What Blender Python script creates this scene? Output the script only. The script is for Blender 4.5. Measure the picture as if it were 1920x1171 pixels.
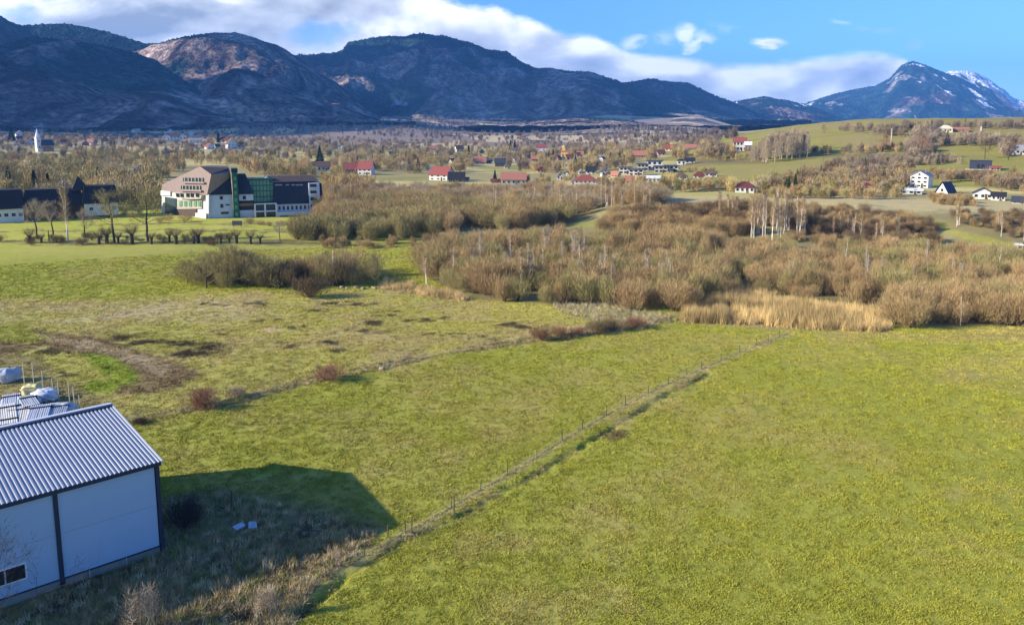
import bpy, math, numpy as np
from mathutils import Vector, Matrix
R = math.radians
S = bpy.context.scene
for o in list(bpy.data.objects): bpy.data.objects.remove(o)

# ------------------------------------------------------------------ camera
F, Y0, CX, HC = 1493.0, 460.0, 960.0, 35.0
PIT = math.atan(225.0 / F)
cp, sp = math.cos(PIT), math.sin(PIT)
cd = bpy.data.cameras.new('camera'); cam = bpy.data.objects.new('camera', cd)
S.collection.objects.link(cam); S.camera = cam
cam.location = (0, 0, HC); cam.rotation_euler = (math.pi / 2 - PIT, 0, 0)
cd.sensor_width = 36; cd.lens = 36 * F / 1920; cd.shift_y = -(585.5 - Y0) / 1920
cd.clip_start = 1; cd.clip_end = 60000

# ------------------------------------------------------------------ light
SUN_EL = 23.0
sdir = Vector((-0.97, -0.24, 0)).normalized() * math.cos(R(SUN_EL)); sdir.z = math.sin(R(SUN_EL))
sl = bpy.data.lights.new('sun', 'SUN'); sl.energy = 4.6; sl.angle = R(0.5); sl.color = (1.0, 0.90, 0.76)
so = bpy.data.objects.new('sun', sl); S.collection.objects.link(so)
so.rotation_euler = sdir.to_track_quat('Z', 'Y').to_euler()
S.view_settings.view_transform = 'Standard'; S.view_settings.look = 'None'
S.view_settings.exposure = 1.14; S.view_settings.gamma = 1

W = bpy.data.worlds.new('World'); S.world = W; W.use_nodes = True
class NT:
    """tiny node helper"""
    def __init__(s, t): s.t = t
    def n(s, ty, **k):
        x = s.t.nodes.new(ty)
        for a, b in k.items(): setattr(x, a, b)
        return x
    def l(s, a, b): s.t.links.new(a, b)
    def put(s, inp, v):
        if isinstance(v, bpy.types.NodeSocket): s.l(v, inp)
        else: inp.default_value = v
    def m(s, op, a, b=None, c=None, clamp=False):
        x = s.n('ShaderNodeMath', operation=op, use_clamp=clamp); s.put(x.inputs[0], a)
        if b is not None: s.put(x.inputs[1], b)
        if c is not None: s.put(x.inputs[2], c)
        return x.outputs[0]
    def noise(s, vec, scale, detail=4, rough=.5, dist=0):
        x = s.n('ShaderNodeTexNoise'); s.put(x.inputs['Vector'], vec)
        x.inputs['Scale'].default_value = scale; x.inputs['Detail'].default_value = detail
        x.inputs['Roughness'].default_value = rough; x.inputs['Distortion'].default_value = dist
        return x.outputs['Fac']
    def mr(s, v, a, b, c=0., d=1., smooth=True):
        x = s.n('ShaderNodeMapRange'); x.interpolation_type = 'SMOOTHSTEP' if smooth else 'LINEAR'
        s.put(x.inputs[0], v)
        for i, q in enumerate((a, b, c, d)): s.put(x.inputs[1 + i], q)
        return x.outputs[0]
    def mix(s, f, a, b, mode='MIX'):
        x = s.n('ShaderNodeMix', data_type='RGBA', blend_type=mode)
        s.put(x.inputs[0], f); s.put(x.inputs[6], a); s.put(x.inputs[7], b)
        return x.outputs[2]
    def comb(s, x_, y_, z_):
        x = s.n('ShaderNodeCombineXYZ')
        for i, q in enumerate((x_, y_, z_)): s.put(x.inputs[i], q)
        return x.outputs[0]

def ray(x, y):
    u = (x - CX) / F; v = (Y0 - y) / F
    return np.array([u, cp + v * sp, -sp + v * cp])
def UW(x, y):
    d = ray(x, y); return d[0] / d[1], d[2] / d[1]

def build_world():
    t = NT(W.node_tree); W.node_tree.nodes.clear()
    out = t.n('ShaderNodeOutputWorld'); bg = t.n('ShaderNodeBackground'); bg.inputs[1].default_value = 0.15
    sky = t.n('ShaderNodeTexSky'); sky.sky_type = 'NISHITA'; sky.sun_disc = False
    sky.sun_elevation = R(SUN_EL); sky.sun_rotation = math.atan2(sdir.x, sdir.y) % (2 * math.pi)
    sky.altitude = 600; sky.air_density = 1.0; sky.dust_density = 0.3; sky.ozone_density = 3.0
    tc = t.n('ShaderNodeTexCoord'); sx = t.n('ShaderNodeSeparateXYZ'); t.l(tc.outputs['Generated'], sx.inputs[0])
    dx, dy, dz = sx.outputs
    dyc = t.m('MAXIMUM', dy, 0.05)
    U = t.m('DIVIDE', dx, dyc); V = t.m('DIVIDE', dz, dyc)
    P = t.comb(U, t.m('MULTIPLY', V, 1.9), 0.0)
    nb = t.noise(P, 5.5, 5, .48, .25)                      # big billows
    nf = t.noise(P, 26, 6, .6, .2)
    wob = t.m('ADD', t.m('MULTIPLY', t.m('SUBTRACT', nb, .5), .075), t.m('MULTIPLY', t.m('SUBTRACT', nf, .5), .022))
    # upper edge of the cloud bank as a function of U
    top = [(-200, -230), (300, -160), (800, -25), (860, -3), (920, 15), (1000, 48), (1060, 60), (1120, 68), (1150, 82), (1175, 92),
           (1240, 102), (1320, 110), (1400, 113), (1470, 108), (1560, 100), (1640, 96), (1695, 102), (1715, 150), (1760, 240), (2100, 300)]
    u0, u1, w0, w1 = -1.0, 1.0, -0.1, 0.5
    fc = t.n('ShaderNodeFloatCurve'); cm = fc.mapping; c = cm.curves[0]; cm.use_clip = False
    pts = [((UW(a, b)[0] - u0) / (u1 - u0), (UW(a, b)[1] - w0) / (w1 - w0)) for a, b in top]
    c.points[0].location = (0, .95); c.points[1].location = (1, 0.0)
    for q in pts: c.points.new(*q)
    for q in c.points: q.handle_type = 'AUTO_CLAMPED'
    cm.update()
    t.put(fc.inputs['Value'], t.m('DIVIDE', t.m('SUBTRACT', U, u0), u1 - u0))
    topW = t.m('ADD', t.m('MULTIPLY', fc.outputs[0], w1 - w0), w0)
    wob2 = t.m('MULTIPLY', wob, t.mr(U, .0, .25, 1.0, .45))
    dep = t.m('ADD', t.m('SUBTRACT', topW, V), wob2)     # >0 inside the bank
    bank = t.mr(dep, -.002, .012)
    # openings in the bank
    def blob(x, y, rx, ry, soft=.5, amp=1.0):
        u, w = UW(x, y); q = t.m('ADD', U, t.m('MULTIPLY', t.m('SUBTRACT', nb, .5), .05))
        a = t.m('DIVIDE', t.m('SUBTRACT', q, u), rx / F); b = t.m('DIVIDE', t.m('SUBTRACT', t.m('ADD', V, wob), w), ry / F)
        d = t.m('SQRT', t.m('ADD', t.m('MULTIPLY', a, a), t.m('MULTIPLY', b, b)))
        return t.m('MULTIPLY', t.mr(d, 1.0 + soft, 1.0 - soft), amp)
    holes = t.m('MAXIMUM', blob(600, 66, 55, 14, .6, .75), blob(42, 14, 40, 13, .7, .45))
    holes = t.m('MAXIMUM', holes, blob(1390, 165, 120, 14, .9, .12))
    bank = t.m('MULTIPLY', bank, t.m('SUBTRACT', 1, holes))
    # small separate clouds
    sm = None
    for a in ((1276, 74, 18, 8, .6, .75), (1306, 82, 24, 7, .7, .7), (1296, 91, 12, 6, .7, .6), (1437, 88, 30, 11, .4, .95), (1185, 84, 18, 9, .7, .6),
              (1583, 32, 17, 6, .8, .32), (1622, 52, 19, 7, .8, .30), (1667, 53, 20, 8, .8, .32), (1705, 90, 16, 12, .9, .2), (1350, 62, 22, 7, .9, .25), (1236, 84, 18, 10, .9, .3)):
        b = t.m('MULTIPLY', blob(*a), t.mr(nf, .30, .56))
        sm = b if sm is None else t.m('MAXIMUM', sm, b)
    mask = t.m('MAXIMUM', bank, sm)
    # relief of the cloud: compare the density with the density a little towards the sun
    P2 = t.n('ShaderNodeVectorMath', operation='ADD'); t.l(P, P2.inputs[0]); P2.inputs[1].default_value = (-.02, .035, 0)
    nb2 = t.noise(P2.outputs[0], 5.5, 5, .48, .25)
    rel = t.m('MULTIPLY', t.m('SUBTRACT', nb, nb2), 3.6)
    edge = t.mr(dep, .0, .055, 1.0, 0.0)
    lum = t.m('ADD', t.m('ADD', .40, t.m('MULTIPLY', edge, .46)), rel)
    lum = t.m('ADD', lum, t.m('MULTIPLY', t.m('SUBTRACT', nf, .5), .45), clamp=True)
    lum = t.m('MAXIMUM', lum, t.m('MULTIPLY', sm, .8))
    cc = t.n('ShaderNodeValToRGB'); t.put(cc.inputs[0], lum)
    e = cc.color_ramp.elements; e[0].position = 0.0; e[0].color = (1.55, 1.75, 2.05, 1); e[1].position = .9; e[1].color = (5.9, 5.9, 5.8, 1)
    m_ = e.new(.5); m_.color = (3.2, 3.4, 3.65, 1)
    tint = t.mix(1.0, sky.outputs[0], (.33, .53, .82, 1), 'MULTIPLY')
    col = t.mix(mask, tint, cc.outputs[0])
    t.l(col, bg.inputs[0]); t.l(bg.outputs[0], out.inputs[0])
build_world()

# ------------------------------------------------------------------ numpy helpers
def _h(ix, iy, seed):
    n = (ix.astype(np.int64) * 374761393 + iy.astype(np.int64) * 668265263 + seed * 2147483647 // 7) & 0xffffffff
    n = ((n ^ (n >> 13)) * 1274126177) & 0xffffffff
    return ((n ^ (n >> 16)) & 0xffff) / 65535.0
def vnoise(x, y, seed=0):
    x = np.asarray(x, float); y = np.asarray(y, float)
    ix = np.floor(x); iy = np.floor(y); fx = x - ix; fy = y - iy
    fx = fx * fx * fx * (fx * (fx * 6 - 15) + 10); fy = fy * fy * fy * (fy * (fy * 6 - 15) + 10)
    a = _h(ix, iy, seed); b = _h(ix + 1, iy, seed); c = _h(ix, iy + 1, seed); d = _h(ix + 1, iy + 1, seed)
    return (a + (b - a) * fx + (c - a) * fy + (a - b - c + d) * fx * fy) * 2 - 1
def fbm(x, y, sc, oct=4, seed=0, gain=.5):
    s = 0; a = 1; tt = 0; x = np.asarray(x) / sc; y = np.asarray(y) / sc
    for i in range(oct):
        s = s + a * vnoise(x * 2 ** i + 17.3 * i, y * 2 ** i - 9.1 * i, seed + i); tt += a; a *= gain
    return s / tt
def sst(x, a, b):
    q = np.clip((x - a) / (b - a), 0, 1); return q * q * (3 - 2 * q)

def proj(x, y, z):
    q = z - HC; fw = y * cp - q * sp; up = y * sp + q * cp; fw = np.where(fw < 1, 1, fw)
    return CX + F * x / fw, Y0 - F * up / fw
def inpoly(X, Y, poly):
    r = np.zeros(X.shape, bool); n = len(poly)
    for i in range(n):
        x1, y1 = poly[i]; x2, y2 = poly[(i + 1) % n]
        if y1 == y2: continue
        c = ((y1 > Y) != (y2 > Y)) & (X < (x2 - x1) * (Y - y1) / (y2 - y1) + x1); r ^= c
    return r
def dline(X, Y, pts):
    """distance to a polyline and signed side (>0 right of it)"""
    best = np.full(X.shape, 1e9); side = np.zeros(X.shape)
    for (x1, y1), (x2, y2) in zip(pts[:-1], pts[1:]):
        dx, dy = x2 - x1, y2 - y1; L = dx * dx + dy * dy
        t = np.clip(((X - x1) * dx + (Y - y1) * dy) / L, 0, 1)
        d = np.hypot(X - x1 - t * dx, Y - y1 - t * dy); cr = (X - x1) * dy - (Y - y1) * dx
        m = d < best; best = np.where(m, d, best); side = np.where(m, np.sign(cr), side)
    return best, side
def g0(x, y, z=0.0):
    d = ray(x, y); t = (z - HC) / d[2]; return d[0] * t, d[1] * t

FENCE_PX = [(380, 1290), (490, 1165), (600, 1090), (720, 1020), (850, 948), (950, 890), (1060, 822), (1160, 765), (1240, 725), (1320, 690), (1400, 655), (1484, 623)]
FENCE = [g0(*p) for p in FENCE_PX]
DITCH = [g0(*p) for p in [(560, 1150), (650, 1080), (700, 1050), (760, 1010), (850, 972), (920, 935), (1010, 885), (1080, 842), (1150, 800), (1250, 740), (1330, 700)]]
BANK = [g0(*p) for p in [(250, 790), (385, 765), (470, 748), (560, 722), (620, 708), (720, 690), (820, 665), (900, 655), (1000, 640), (1100, 628), (1200, 612), (1260, 602)]]

# ------------------------------------------------------------------ terrain height
def ground_z(x, y):
    x = np.asarray(x, float); y = np.asarray(y, float)
    r = np.hypot(x, y); az = np.degrees(np.arctan2(x, y))
    z = np.interp(r, [0, 900, 1200, 2000, 2700, 3500, 6000, 60000], [0, 0, 2, 20, 38, 62, 90, 90])
    z = z - (z - 4) * sst(az, 12, 17) * sst(r, 1200, 1700) * .95
    z = z + fbm(x, y, 420, 3, 5) * np.interp(r, [0, 700, 1300, 3000], [0, 0, 9, 22]) * np.where(np.abs(az) > 50, .3, 1) * (1 - .9 * sst(az, 12, 17))
    # hill on the right
    hc = np.interp(az, [-60, 9, 12, 15.5, 18, 21, 24, 30, 40, 70, 100], [0, 0, 6, 16, 24, 31, 35, 36, 36, 20, 0])
    hill = hc * sst(r, 410, 900) ** 1.1 * (1 - .35 * sst(r, 1000, 1700)) * (1 + .06 * fbm(x, y, 90, 3, 9))
    hill = hill + sst(hc, 2, 14) * 1.6 * np.maximum(0, fbm(x, y, 60, 3, 12)) * sst(r, 430, 600)
    w = sst(r, 1150, 1700); z = z + hill * (1 - .4 * w)
    # terrace
    z = z + 5.5 * sst(az, 3, 9) * sst(r + 18 * fbm(x, y, 60, 2, 3), 262, 305)
    z = z + 1.4 * sst(fbm(x, y, 55, 3, 21), .0, .5) * sst(r, 240, 330) * (1 - sst(r, 380, 420)) * sst(az, -12, -2)
    # small relief
    near = (1 - sst(r, 250, 500))
    z = z + near * (.10 * fbm(x, y, 14, 3, 31) + .035 * fbm(x, y, 1.6, 2, 33))
    d, s = dline(x, y, DITCH) if r.size else (r, r)
    z = z - near * .5 * np.exp(-(d / .5) ** 2) * (.35 + .65 * sst(fbm(x, y, 3.5, 2, 41), -.25, .3)) * (y < 125)
    d, s = dline(x, y, BANK)
    z = z + near * (.38 * sst(-s * d, -.3, 1.3) * (1 - sst(d, 6, 30))) * (.6 + .5 * fbm(x, y, 6, 2, 43)) * (y > 50)
    return z
def gz(x, y): return float(ground_z(np.array([x]), np.array([y]))[0])
_rs = np.exp(np.linspace(math.log(30), math.log(9000), 2600))
def hit(px, py):
    """ground point seen at this photo pixel"""
    d = ray(px, py); h = math.hypot(d[0], d[1]); X = _rs * d[0] / h; Y = _rs * d[1] / h; Z = HC + _rs * d[2] / h
    g = ground_z(X, Y); k = np.argmax(g >= Z)
    if g[k] < Z[k]: k = len(_rs) - 1
    return float(X[k]), float(Y[k]), float(g[k])
def hit_many(PX, PY):
    PX = np.asarray(PX, float); PY = np.asarray(PY, float); rs = _rs[::3]
    u = (PX - CX) / F; v = (Y0 - PY) / F; d1 = cp + v * sp; d2 = -sp + v * cp; h = np.hypot(u, d1)
    X = rs[None] * (u / h)[:, None]; Y = rs[None] * (d1 / h)[:, None]; Z = HC + rs[None] * (d2 / h)[:, None]
    g = ground_z(X.ravel(), Y.ravel()).reshape(X.shape); k = np.argmax(g >= Z, axis=1); i = np.arange(len(PX)); ok = g[i, k] >= Z[i, k]
    return X[i, k], Y[i, k], g[i, k], ok

# ------------------------------------------------------------------ mesh helpers
def mk_mesh(name, V, faces, mats=(), midx=None, smooth=False):
    """faces: list of int arrays (n,k)"""
    me = bpy.data.meshes.new(name); V = np.asarray(V, np.float32)
    me.vertices.add(len(V)); me.vertices.foreach_set('co', V.ravel())
    faces = [np.asarray(f, np.int32) for f in faces if len(f)]
    tot = sum(f.size for f in faces); nf = sum(len(f) for f in faces)
    me.loops.add(tot); me.polygons.add(nf)
    me.loops.foreach_set('vertex_index', np.concatenate([f.ravel() for f in faces]))
    ls = []; o = 0
    for f in faces:
        k = f.shape[1]; ls.append(o + np.arange(len(f)) * k); o += f.size
    me.polygons.foreach_set('loop_start', np.concatenate(ls).astype(np.int32))
    if midx is not None: me.polygons.foreach_set('material_index', np.asarray(midx, np.int32))
    me.polygons.foreach_set('use_smooth', np.full(nf, bool(smooth)))
    for m in mats: me.materials.append(m)
    me.update(calc_edges=True); return me
def link(name, data, parent=None, loc=None):
    o = bpy.data.objects.new(name, data); S.collection.objects.link(o)
    if parent: o.parent = parent
    if loc is not None: o.location = loc
    return o
def tag(o, label=None, cat=None, group=None, kind=None):
    if label: o['label'] = label
    if cat: o['category'] = cat
    if group: o['group'] = group
    if kind: o['kind'] = kind
    return o
def thing(name, label, cat, loc=(0, 0, 0), rz=0, group=None):
    o = link(name, None, None, loc); o.rotation_euler = (0, 0, rz); return tag(o, label, cat, group)

class MB:
    def __init__(s): s.v = []; s.f3 = []; s.f4 = []; s.n = 0; s.fn = []
    def add(s, v, f4=(), f3=()):
        v = np.asarray(v, float).reshape(-1, 3); s.v.append(v)
        if len(f4): s.f4.append(np.asarray(f4) + s.n)
        if len(f3): s.f3.append(np.asarray(f3) + s.n)
        s.n += len(v); return s
    def box(s, c, d, rz=0, basis=None):
        x, y, z = [q / 2 for q in d]
        v = np.array([[a, b, e] for e in (-z, z) for a, b in ((-x, -y), (x, -y), (x, y), (-x, y))])
        if basis is not None: v = v @ np.asarray(basis)
        elif rz: cc, ss = math.cos(rz), math.sin(rz); v = v @ np.array([[cc, ss, 0], [-ss, cc, 0], [0, 0, 1]])
        return s.add(v + np.array(c), [[0, 3, 2, 1], [4, 5, 6, 7], [0, 1, 5, 4], [1, 2, 6, 5], [2, 3, 7, 6], [3, 0, 4, 7]])
    def hexa(s, v):   # 8 corners: bottom 4 ccw, top 4 ccw
        return s.add(v, [[0, 3, 2, 1], [4, 5, 6, 7], [0, 1, 5, 4], [1, 2, 6, 5], [2, 3, 7, 6], [3, 0, 4, 7]])
    def prism(s, poly, off):   # planar polygon (list of 3D) extruded by vector off
        a = np.asarray(poly, float); n = len(a); b = a + np.asarray(off)
        c = a.mean(0); d = b.mean(0)
        s.add(np.vstack([a, b, c[None], d[None]]), [[i, (i + 1) % n, n + (i + 1) % n, n + i] for i in range(n)],
              [[(i + 1) % n, i, 2 * n] for i in range(n)] + [[n + i, n + (i + 1) % n, 2 * n + 1] for i in range(n)])
        return s
    def tube(s, pts, rad, k=5):
        pts = np.asarray(pts, float); m = len(pts); rad = np.broadcast_to(rad, (m,))
        d = np.gradient(pts, axis=0); d /= np.linalg.norm(d, axis=1)[:, None] + 1e-9
        up = np.where(np.abs(d[:, 2:3]) > .9, [[1., 0, 0]], [[0, 0, 1.]])
        a = np.cross(d, up); a /= np.linalg.norm(a, axis=1)[:, None] + 1e-9; b = np.cross(d, a)
        th = np.arange(k) * 2 * math.pi / k
        v = pts[:, None] + rad[:, None, None] * (a[:, None] * np.cos(th)[None, :, None] + b[:, None] * np.sin(th)[None, :, None])
        f = [[i * k + j, i * k + (j + 1) % k, (i + 1) * k + (j + 1) % k, (i + 1) * k + j] for i in range(m - 1) for j in range(k)]
        tip = [[(m - 1) * k + j, (m - 1) * k + (j + 1) % k, m * k] for j in range(k)]
        return s.add(np.vstack([v.reshape(-1, 3), pts[-1:]]), f, tip)
    def twigs(s, P, D, L, Wd, rng):
        """thin triangles from P along D"""
        n = len(P); D = D / (np.linalg.norm(D, axis=1)[:, None] + 1e-9)
        q = rng.normal(size=(n, 3)); a = np.cross(D, q); a /= np.linalg.norm(a, axis=1)[:, None] + 1e-9
        L = np.broadcast_to(L, (n,))[:, None]; Wd = np.broadcast_to(Wd, (n,))[:, None]
        v = np.stack([P - a * Wd / 2, P + a * Wd / 2, P + D * L], 1).reshape(-1, 3)
        return s.add(v, (), np.arange(3 * n).reshape(-1, 3))
    def mesh(s, name, mats=(), smooth=False):
        f = []
        if s.f4: f.append(np.vstack(s.f4))
        if s.f3: f.append(np.vstack(s.f3))
        return mk_mesh(name, np.vstack(s.v), f, mats, None, smooth)
    def obj(s, name, mat, parent=None, smooth=False, loc=None):
        return link(name, s.mesh(name, [mat], smooth), parent, loc)

# ------------------------------------------------------------------ materials
def mat(name, col, rough=.8, var=.15, scale=3.0, metal=0, spec=.3, bump=0, bscale=20, trans=0, obrand=0, col2=None, coord='Object'):
    m = bpy.data.materials.new(name); m.use_nodes = True; t = NT(m.node_tree)
    b = m.node_tree.nodes['Principled BSDF']
    b.inputs['Roughness'].default_value = rough; b.inputs['Metallic'].default_value = metal; b.inputs['Specular IOR Level'].default_value = spec
    tc = t.n('ShaderNodeTexCoord'); c = tuple(col) + (1,)
    nz = t.noise(tc.outputs[coord], scale, 4, .6)
    if col2 is not None: base = t.mix(t.mr(nz, .35, .65), c, tuple(col2) + (1,))
    else:
        base = t.mix(1.0, c, t.comb(*[t.m('ADD', 1 - var, t.m('MULTIPLY', nz, 2 * var))] * 3), 'MULTIPLY')
    if obrand:
        oi = t.n('ShaderNodeObjectInfo'); k = t.m('ADD', 1 - obrand, t.m('MULTIPLY', oi.outputs['Random'], 2 * obrand))
        base = t.mix(1.0, base, t.comb(k, t.m('MULTIPLY', k, t.m('ADD', .96, t.m('MULTIPLY', t.m('FRACT', t.m('MULTIPLY', oi.outputs['Random'], 13.7)), .08))), k), 'MULTIPLY')
    t.l(base, b.inputs['Base Color'])
    if bump:
        bm = t.n('ShaderNodeBump'); bm.inputs['Distance'].default_value = bump; t.l(t.noise(tc.outputs[coord], bscale, 4, .6), bm.inputs['Height']); t.l(bm.outputs[0], b.inputs['Normal'])
    return m

def ground_material():
    m = bpy.data.materials.new('ground'); m.use_nodes = True; t = NT(m.node_tree); b = m.node_tree.nodes['Principled BSDF']
    b.inputs['Roughness'].default_value = .95; b.inputs['Specular IOR Level'].default_value = .1
    at = t.n('ShaderNodeAttribute'); at.attribute_name = 'col'; pos = t.n('ShaderNodeNewGeometry').outputs['Position']
    r = t.n('ShaderNodeVectorMath', operation='LENGTH'); t.l(pos, r.inputs[0]); r = r.outputs['Value']
    n1 = t.noise(pos, 3.2, 5, .65); n2 = t.noise(pos, .35, 4, .6); n3 = t.noise(pos, .05, 4, .6); n4 = t.noise(pos, .012, 5, .65)
    far = t.mr(r, 200, 900)
    k = t.m('ADD', .78, t.m('MULTIPLY', n1, .44))
    k = t.m('MULTIPLY', k, t.m('ADD', .78, t.m('MULTIPLY', n2, .44)))
    k = t.m('MULTIPLY', k, t.m('ADD', .85, t.m('MULTIPLY', n3, .30)))
    c = t.mix(1.0, at.outputs['Color'], t.comb(k, k, k), 'MULTIPLY')
    # straw flecks
    c = t.mix(t.m('MULTIPLY', t.mr(t.noise(pos, 1.3, 5, .7), .56, .74), .12), c, t.mix(1.0, c, (1.9, 1.5, 1.6, 1), 'MULTIPLY'))
    t.l(c, b.inputs['Base Color'])
    bm = t.n('ShaderNodeBump'); bm.inputs['Distance'].default_value = .14; bm.inputs['Strength'].default_value = .8
    h = t.m('ADD', t.m('MULTIPLY', n1, .5), t.m('MULTIPLY', t.noise(pos, 1.1, 4, .6), 1.0))
    t.l(h, bm.inputs['Height']); t.l(bm.outputs[0], b.inputs['Normal'])
    return m

# ------------------------------------------------------------------ ground sheet
G_LUSH = np.array([.276, .280, .042]); G_MID = np.array([.315, .285, .070]); G_DRY = np.array([.36, .295, .115]); G_STRAW = np.array([.42, .34, .16])
G_BROWN = np.array([.15, .112, .055]); G_MUD = np.array([.070, .052, .028]); G_TAN = np.array([.44, .36, .21]); G_SCRUB = np.array([.26, .215, .10])
G_WOOD = np.array([.22, .185, .08]); G_FIELD = np.array([.42, .35, .14]); G_DK = np.array([.030, .036, .014])
def ground_color(X, Y, Z):
    PX, PY = proj(X, Y, Z); r = np.hypot(X, Y); az = np.degrees(np.arctan2(X, Y))
    wx = PX + 16 * fbm(X, Y, 9, 3, 51) + 5 * fbm(X, Y, 1.5, 2, 52); wy = PY + 6 * fbm(X, Y, 9, 3, 53) + 3 * fbm(X, Y, 1.8, 2, 54)
    C = np.empty(X.shape + (3,)); C[:] = G_LUSH
    def mx(w, col):
        w = np.clip(w, 0, 1)[..., None]; C[:] = C * (1 - w) + np.asarray(col) * w
    n1j = fbm(X, Y, .9, 2, 91) * (1 - sst(r, 150, 300)); n9 = fbm(X, Y, 9, 4, 61); n3 = fbm(X, Y, 3, 3, 62); n30 = fbm(X, Y, 32, 3, 63)
    mx(.75 * sst(n9 + .7 * n30, -.2, .7), G_MID)
    mx(.30 * sst(n3 + n9, .2, 1.0), G_DRY)
    mx(.35 * sst(fbm(X, Y, 5, 3, 64) + .6 * fbm(X, Y, 1.2, 2, 65), .15, .8), np.array([.205, .230, .025]))
    def poly(p, col, w=1.0, brk=None):
        q = 0
        for jx, jy in ((0, 0), (7, 1.5), (-7, -1.5), (4, -3), (-4, 3)): q = q + inpoly(wx + jx + 14 * n1j, wy + jy + 5 * n1j, p) * (w / 5)
        if brk is not None: q = q * brk
        mx(q, col)
    # old pasture between bank and thicket
    past = [(-50, 560), (150, 562), (330, 548), (430, 545), (560, 545), (700, 540), (780, 545), (860, 562), (1000, 572), (1150, 580), (1270, 600), (1240, 606), (1100, 628),
            (1000, 641), (900, 656), (820, 668), (720, 692), (600, 714), (500, 742), (390, 766), (230, 790), (150, 780), (-50, 760)]
    poly(past, np.array([.36, .325, .085]), .80); poly(past, G_DRY, 1, .75 * sst(n9, -.1, .5)); poly(past, G_BROWN * 1.6, 1, .5 * sst(n9 * .6 + n3, .35, .85))
    poly([(0, 575), (240, 560), (420, 548), (560, 550), (640, 560), (560, 575), (430, 600), (250, 602), (80, 612), (-30, 640), (-30, 590)], G_TAN, .32, sst(n9, -.5, .2))
    poly([(60, 600), (240, 578), (400, 558), (420, 572), (260, 592), (120, 608)], G_TAN * 1.05, .45)
    poly([(-30, 620), (60, 612), (220, 640), (290, 665), (370, 690), (380, 705), (300, 740), (200, 742), (240, 705), (180, 668), (80, 650), (-30, 670)], np.array([.175, .122, .062]), .92)
    poly([(60, 622), (230, 650), (330, 690), (300, 700), (200, 660), (60, 634)], G_TAN, .55)
    poly([(205, 628), (300, 625), (390, 640), (430, 655), (370, 672), (300, 662), (230, 645)], G_MUD, 1, sst(n3 + .5 * n9, -.35, .25))
    poly([(150, 662), (200, 662), (250, 690), (258, 712), (210, 735), (160, 740), (150, 720), (200, 705)], np.array([.20, .26, .02]), .9)
    poly([(0, 610), (60, 610), (90, 636), (40, 645), (-20, 642)], G_LUSH, .85)
    nfz = fbm(X, Y, 1.7, 3, 95)
    for (a, b, c_, d_) in ((650, 568, 55, 5), (730, 590, 30, 6), (700, 607, 34, 5), (640, 655, 26, 5), (540, 647, 24, 6), (470, 571, 34, 5), (400, 570, 28, 4), (560, 612, 20, 4),
                           (610, 585, 30, 4), (690, 622, 50, 4), (800, 600, 50, 4), (900, 632, 46, 4), (830, 628, 36, 4), (960, 610, 40, 4), (420, 625, 30, 5), (100, 662, 30, 6), (360, 662, 30, 5),
                           (270, 788, 16, 9), (620, 640, 24, 4), (500, 600, 26, 4), (200, 690, 16, 5), (120, 700, 30, 5)):
        mx(.9 * sst(1.9 - ((wx - a) / c_) ** 2 - ((wy - b) / d_) ** 2, 0, 1.4) * sst(n3 * .6 + nfz, -.25, .35), G_MUD * .85)
    mx(.8 * sst(1.3 - ((wx - 510) / 26) ** 2 - ((wy - 620) / 5) ** 2, 0, 1), G_TAN * 1.2)
    # banks, ditch, fence line
    d, s = dline(X, Y, BANK); m = (Y < 140) & (Y > 85)
    mx(.75 * m * np.exp(-(np.maximum(0, d - .8) / 1.0) ** 2) * (s < 0) * sst(n3, -.6, .2), G_DRY * 1.1)
    mx(.6 * m * np.exp(-((d - .3) / .45) ** 2) * (s > 0), G_MUD)
    d, s = dline(X, Y, FENCE)
    mx(.6 * np.exp(-(np.maximum(0, d - .1) / .28) ** 2) * sst(n3, -.7, .3), np.array([.36, .30, .13]))
    mx(.7 * np.exp(-((d - .45) / .28) ** 2), np.array([.37, .34, .11])); mx(.97 * np.exp(-(d / .19) ** 2), np.array([.050, .042, .030]))
    mx(.5 * (s > 0) * np.exp(-((d - .9) / .7) ** 2) * sst(n3 + n9, -.2, .6), G_DRY)
    d, s = dline(X, Y, DITCH)
    mx(.9 * np.exp(-(d / .42) ** 2) * sst(fbm(X, Y, 3.2, 3, 41), -.20, .25), G_MUD)
    poly([(1120, 808), (1175, 806), (1178, 818), (1130, 824)], G_MUD * 1.6, .85)
    mx(.6 * sst(1.5 - ((wx - 1160) / 30) ** 2 - ((wy - 790) / 14) ** 2, 0, 1.2), G_DRY)
    d, s = dline(X, Y, [g0(1400, 655), g0(1455, 624)]); mx(.6 * np.exp(-(d / .3) ** 2), G_DRY * .8)
    # scrub beside the shed
    scr = [(300, 930), (420, 915), (520, 925), (640, 950), (715, 985), (700, 1015), (610, 1078), (500, 1150), (400, 1260), (-60, 1260), (-60, 1100), (290, 1030)]
    poly(scr, G_SCRUB, .92); poly(scr, G_MUD * 1.3, 1, sst(n9 * .5 + n3, 0, .5)); poly(scr, G_DRY * .9, 1, .65 * sst(-n3 + .6 * n9, .1, .6))
    poly([(330, 860), (560, 905), (740, 945), (720, 990), (400, 930), (310, 910)], G_MID * .9, .6)
    poly([(-60, 655), (60, 665), (160, 740), (200, 760), (-60, 800)], G_SCRUB * .9, .75)
    # far left meadow etc
    far = PY < 462
    low = (r > 236) & (r < 330) & (az < -2)
    mx(.8 * low * sst(n30, -.3, .5), np.array([.30, .29, .06]))
    for yy, w_ in ((452, 3.5), (431, 1.4), (418, 1.6)):
        mx(.85 * (az < -13.5) * np.exp(-((wy - yy - 2) / w_) ** 2) * (r < 320), G_MUD * 1.5)
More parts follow.
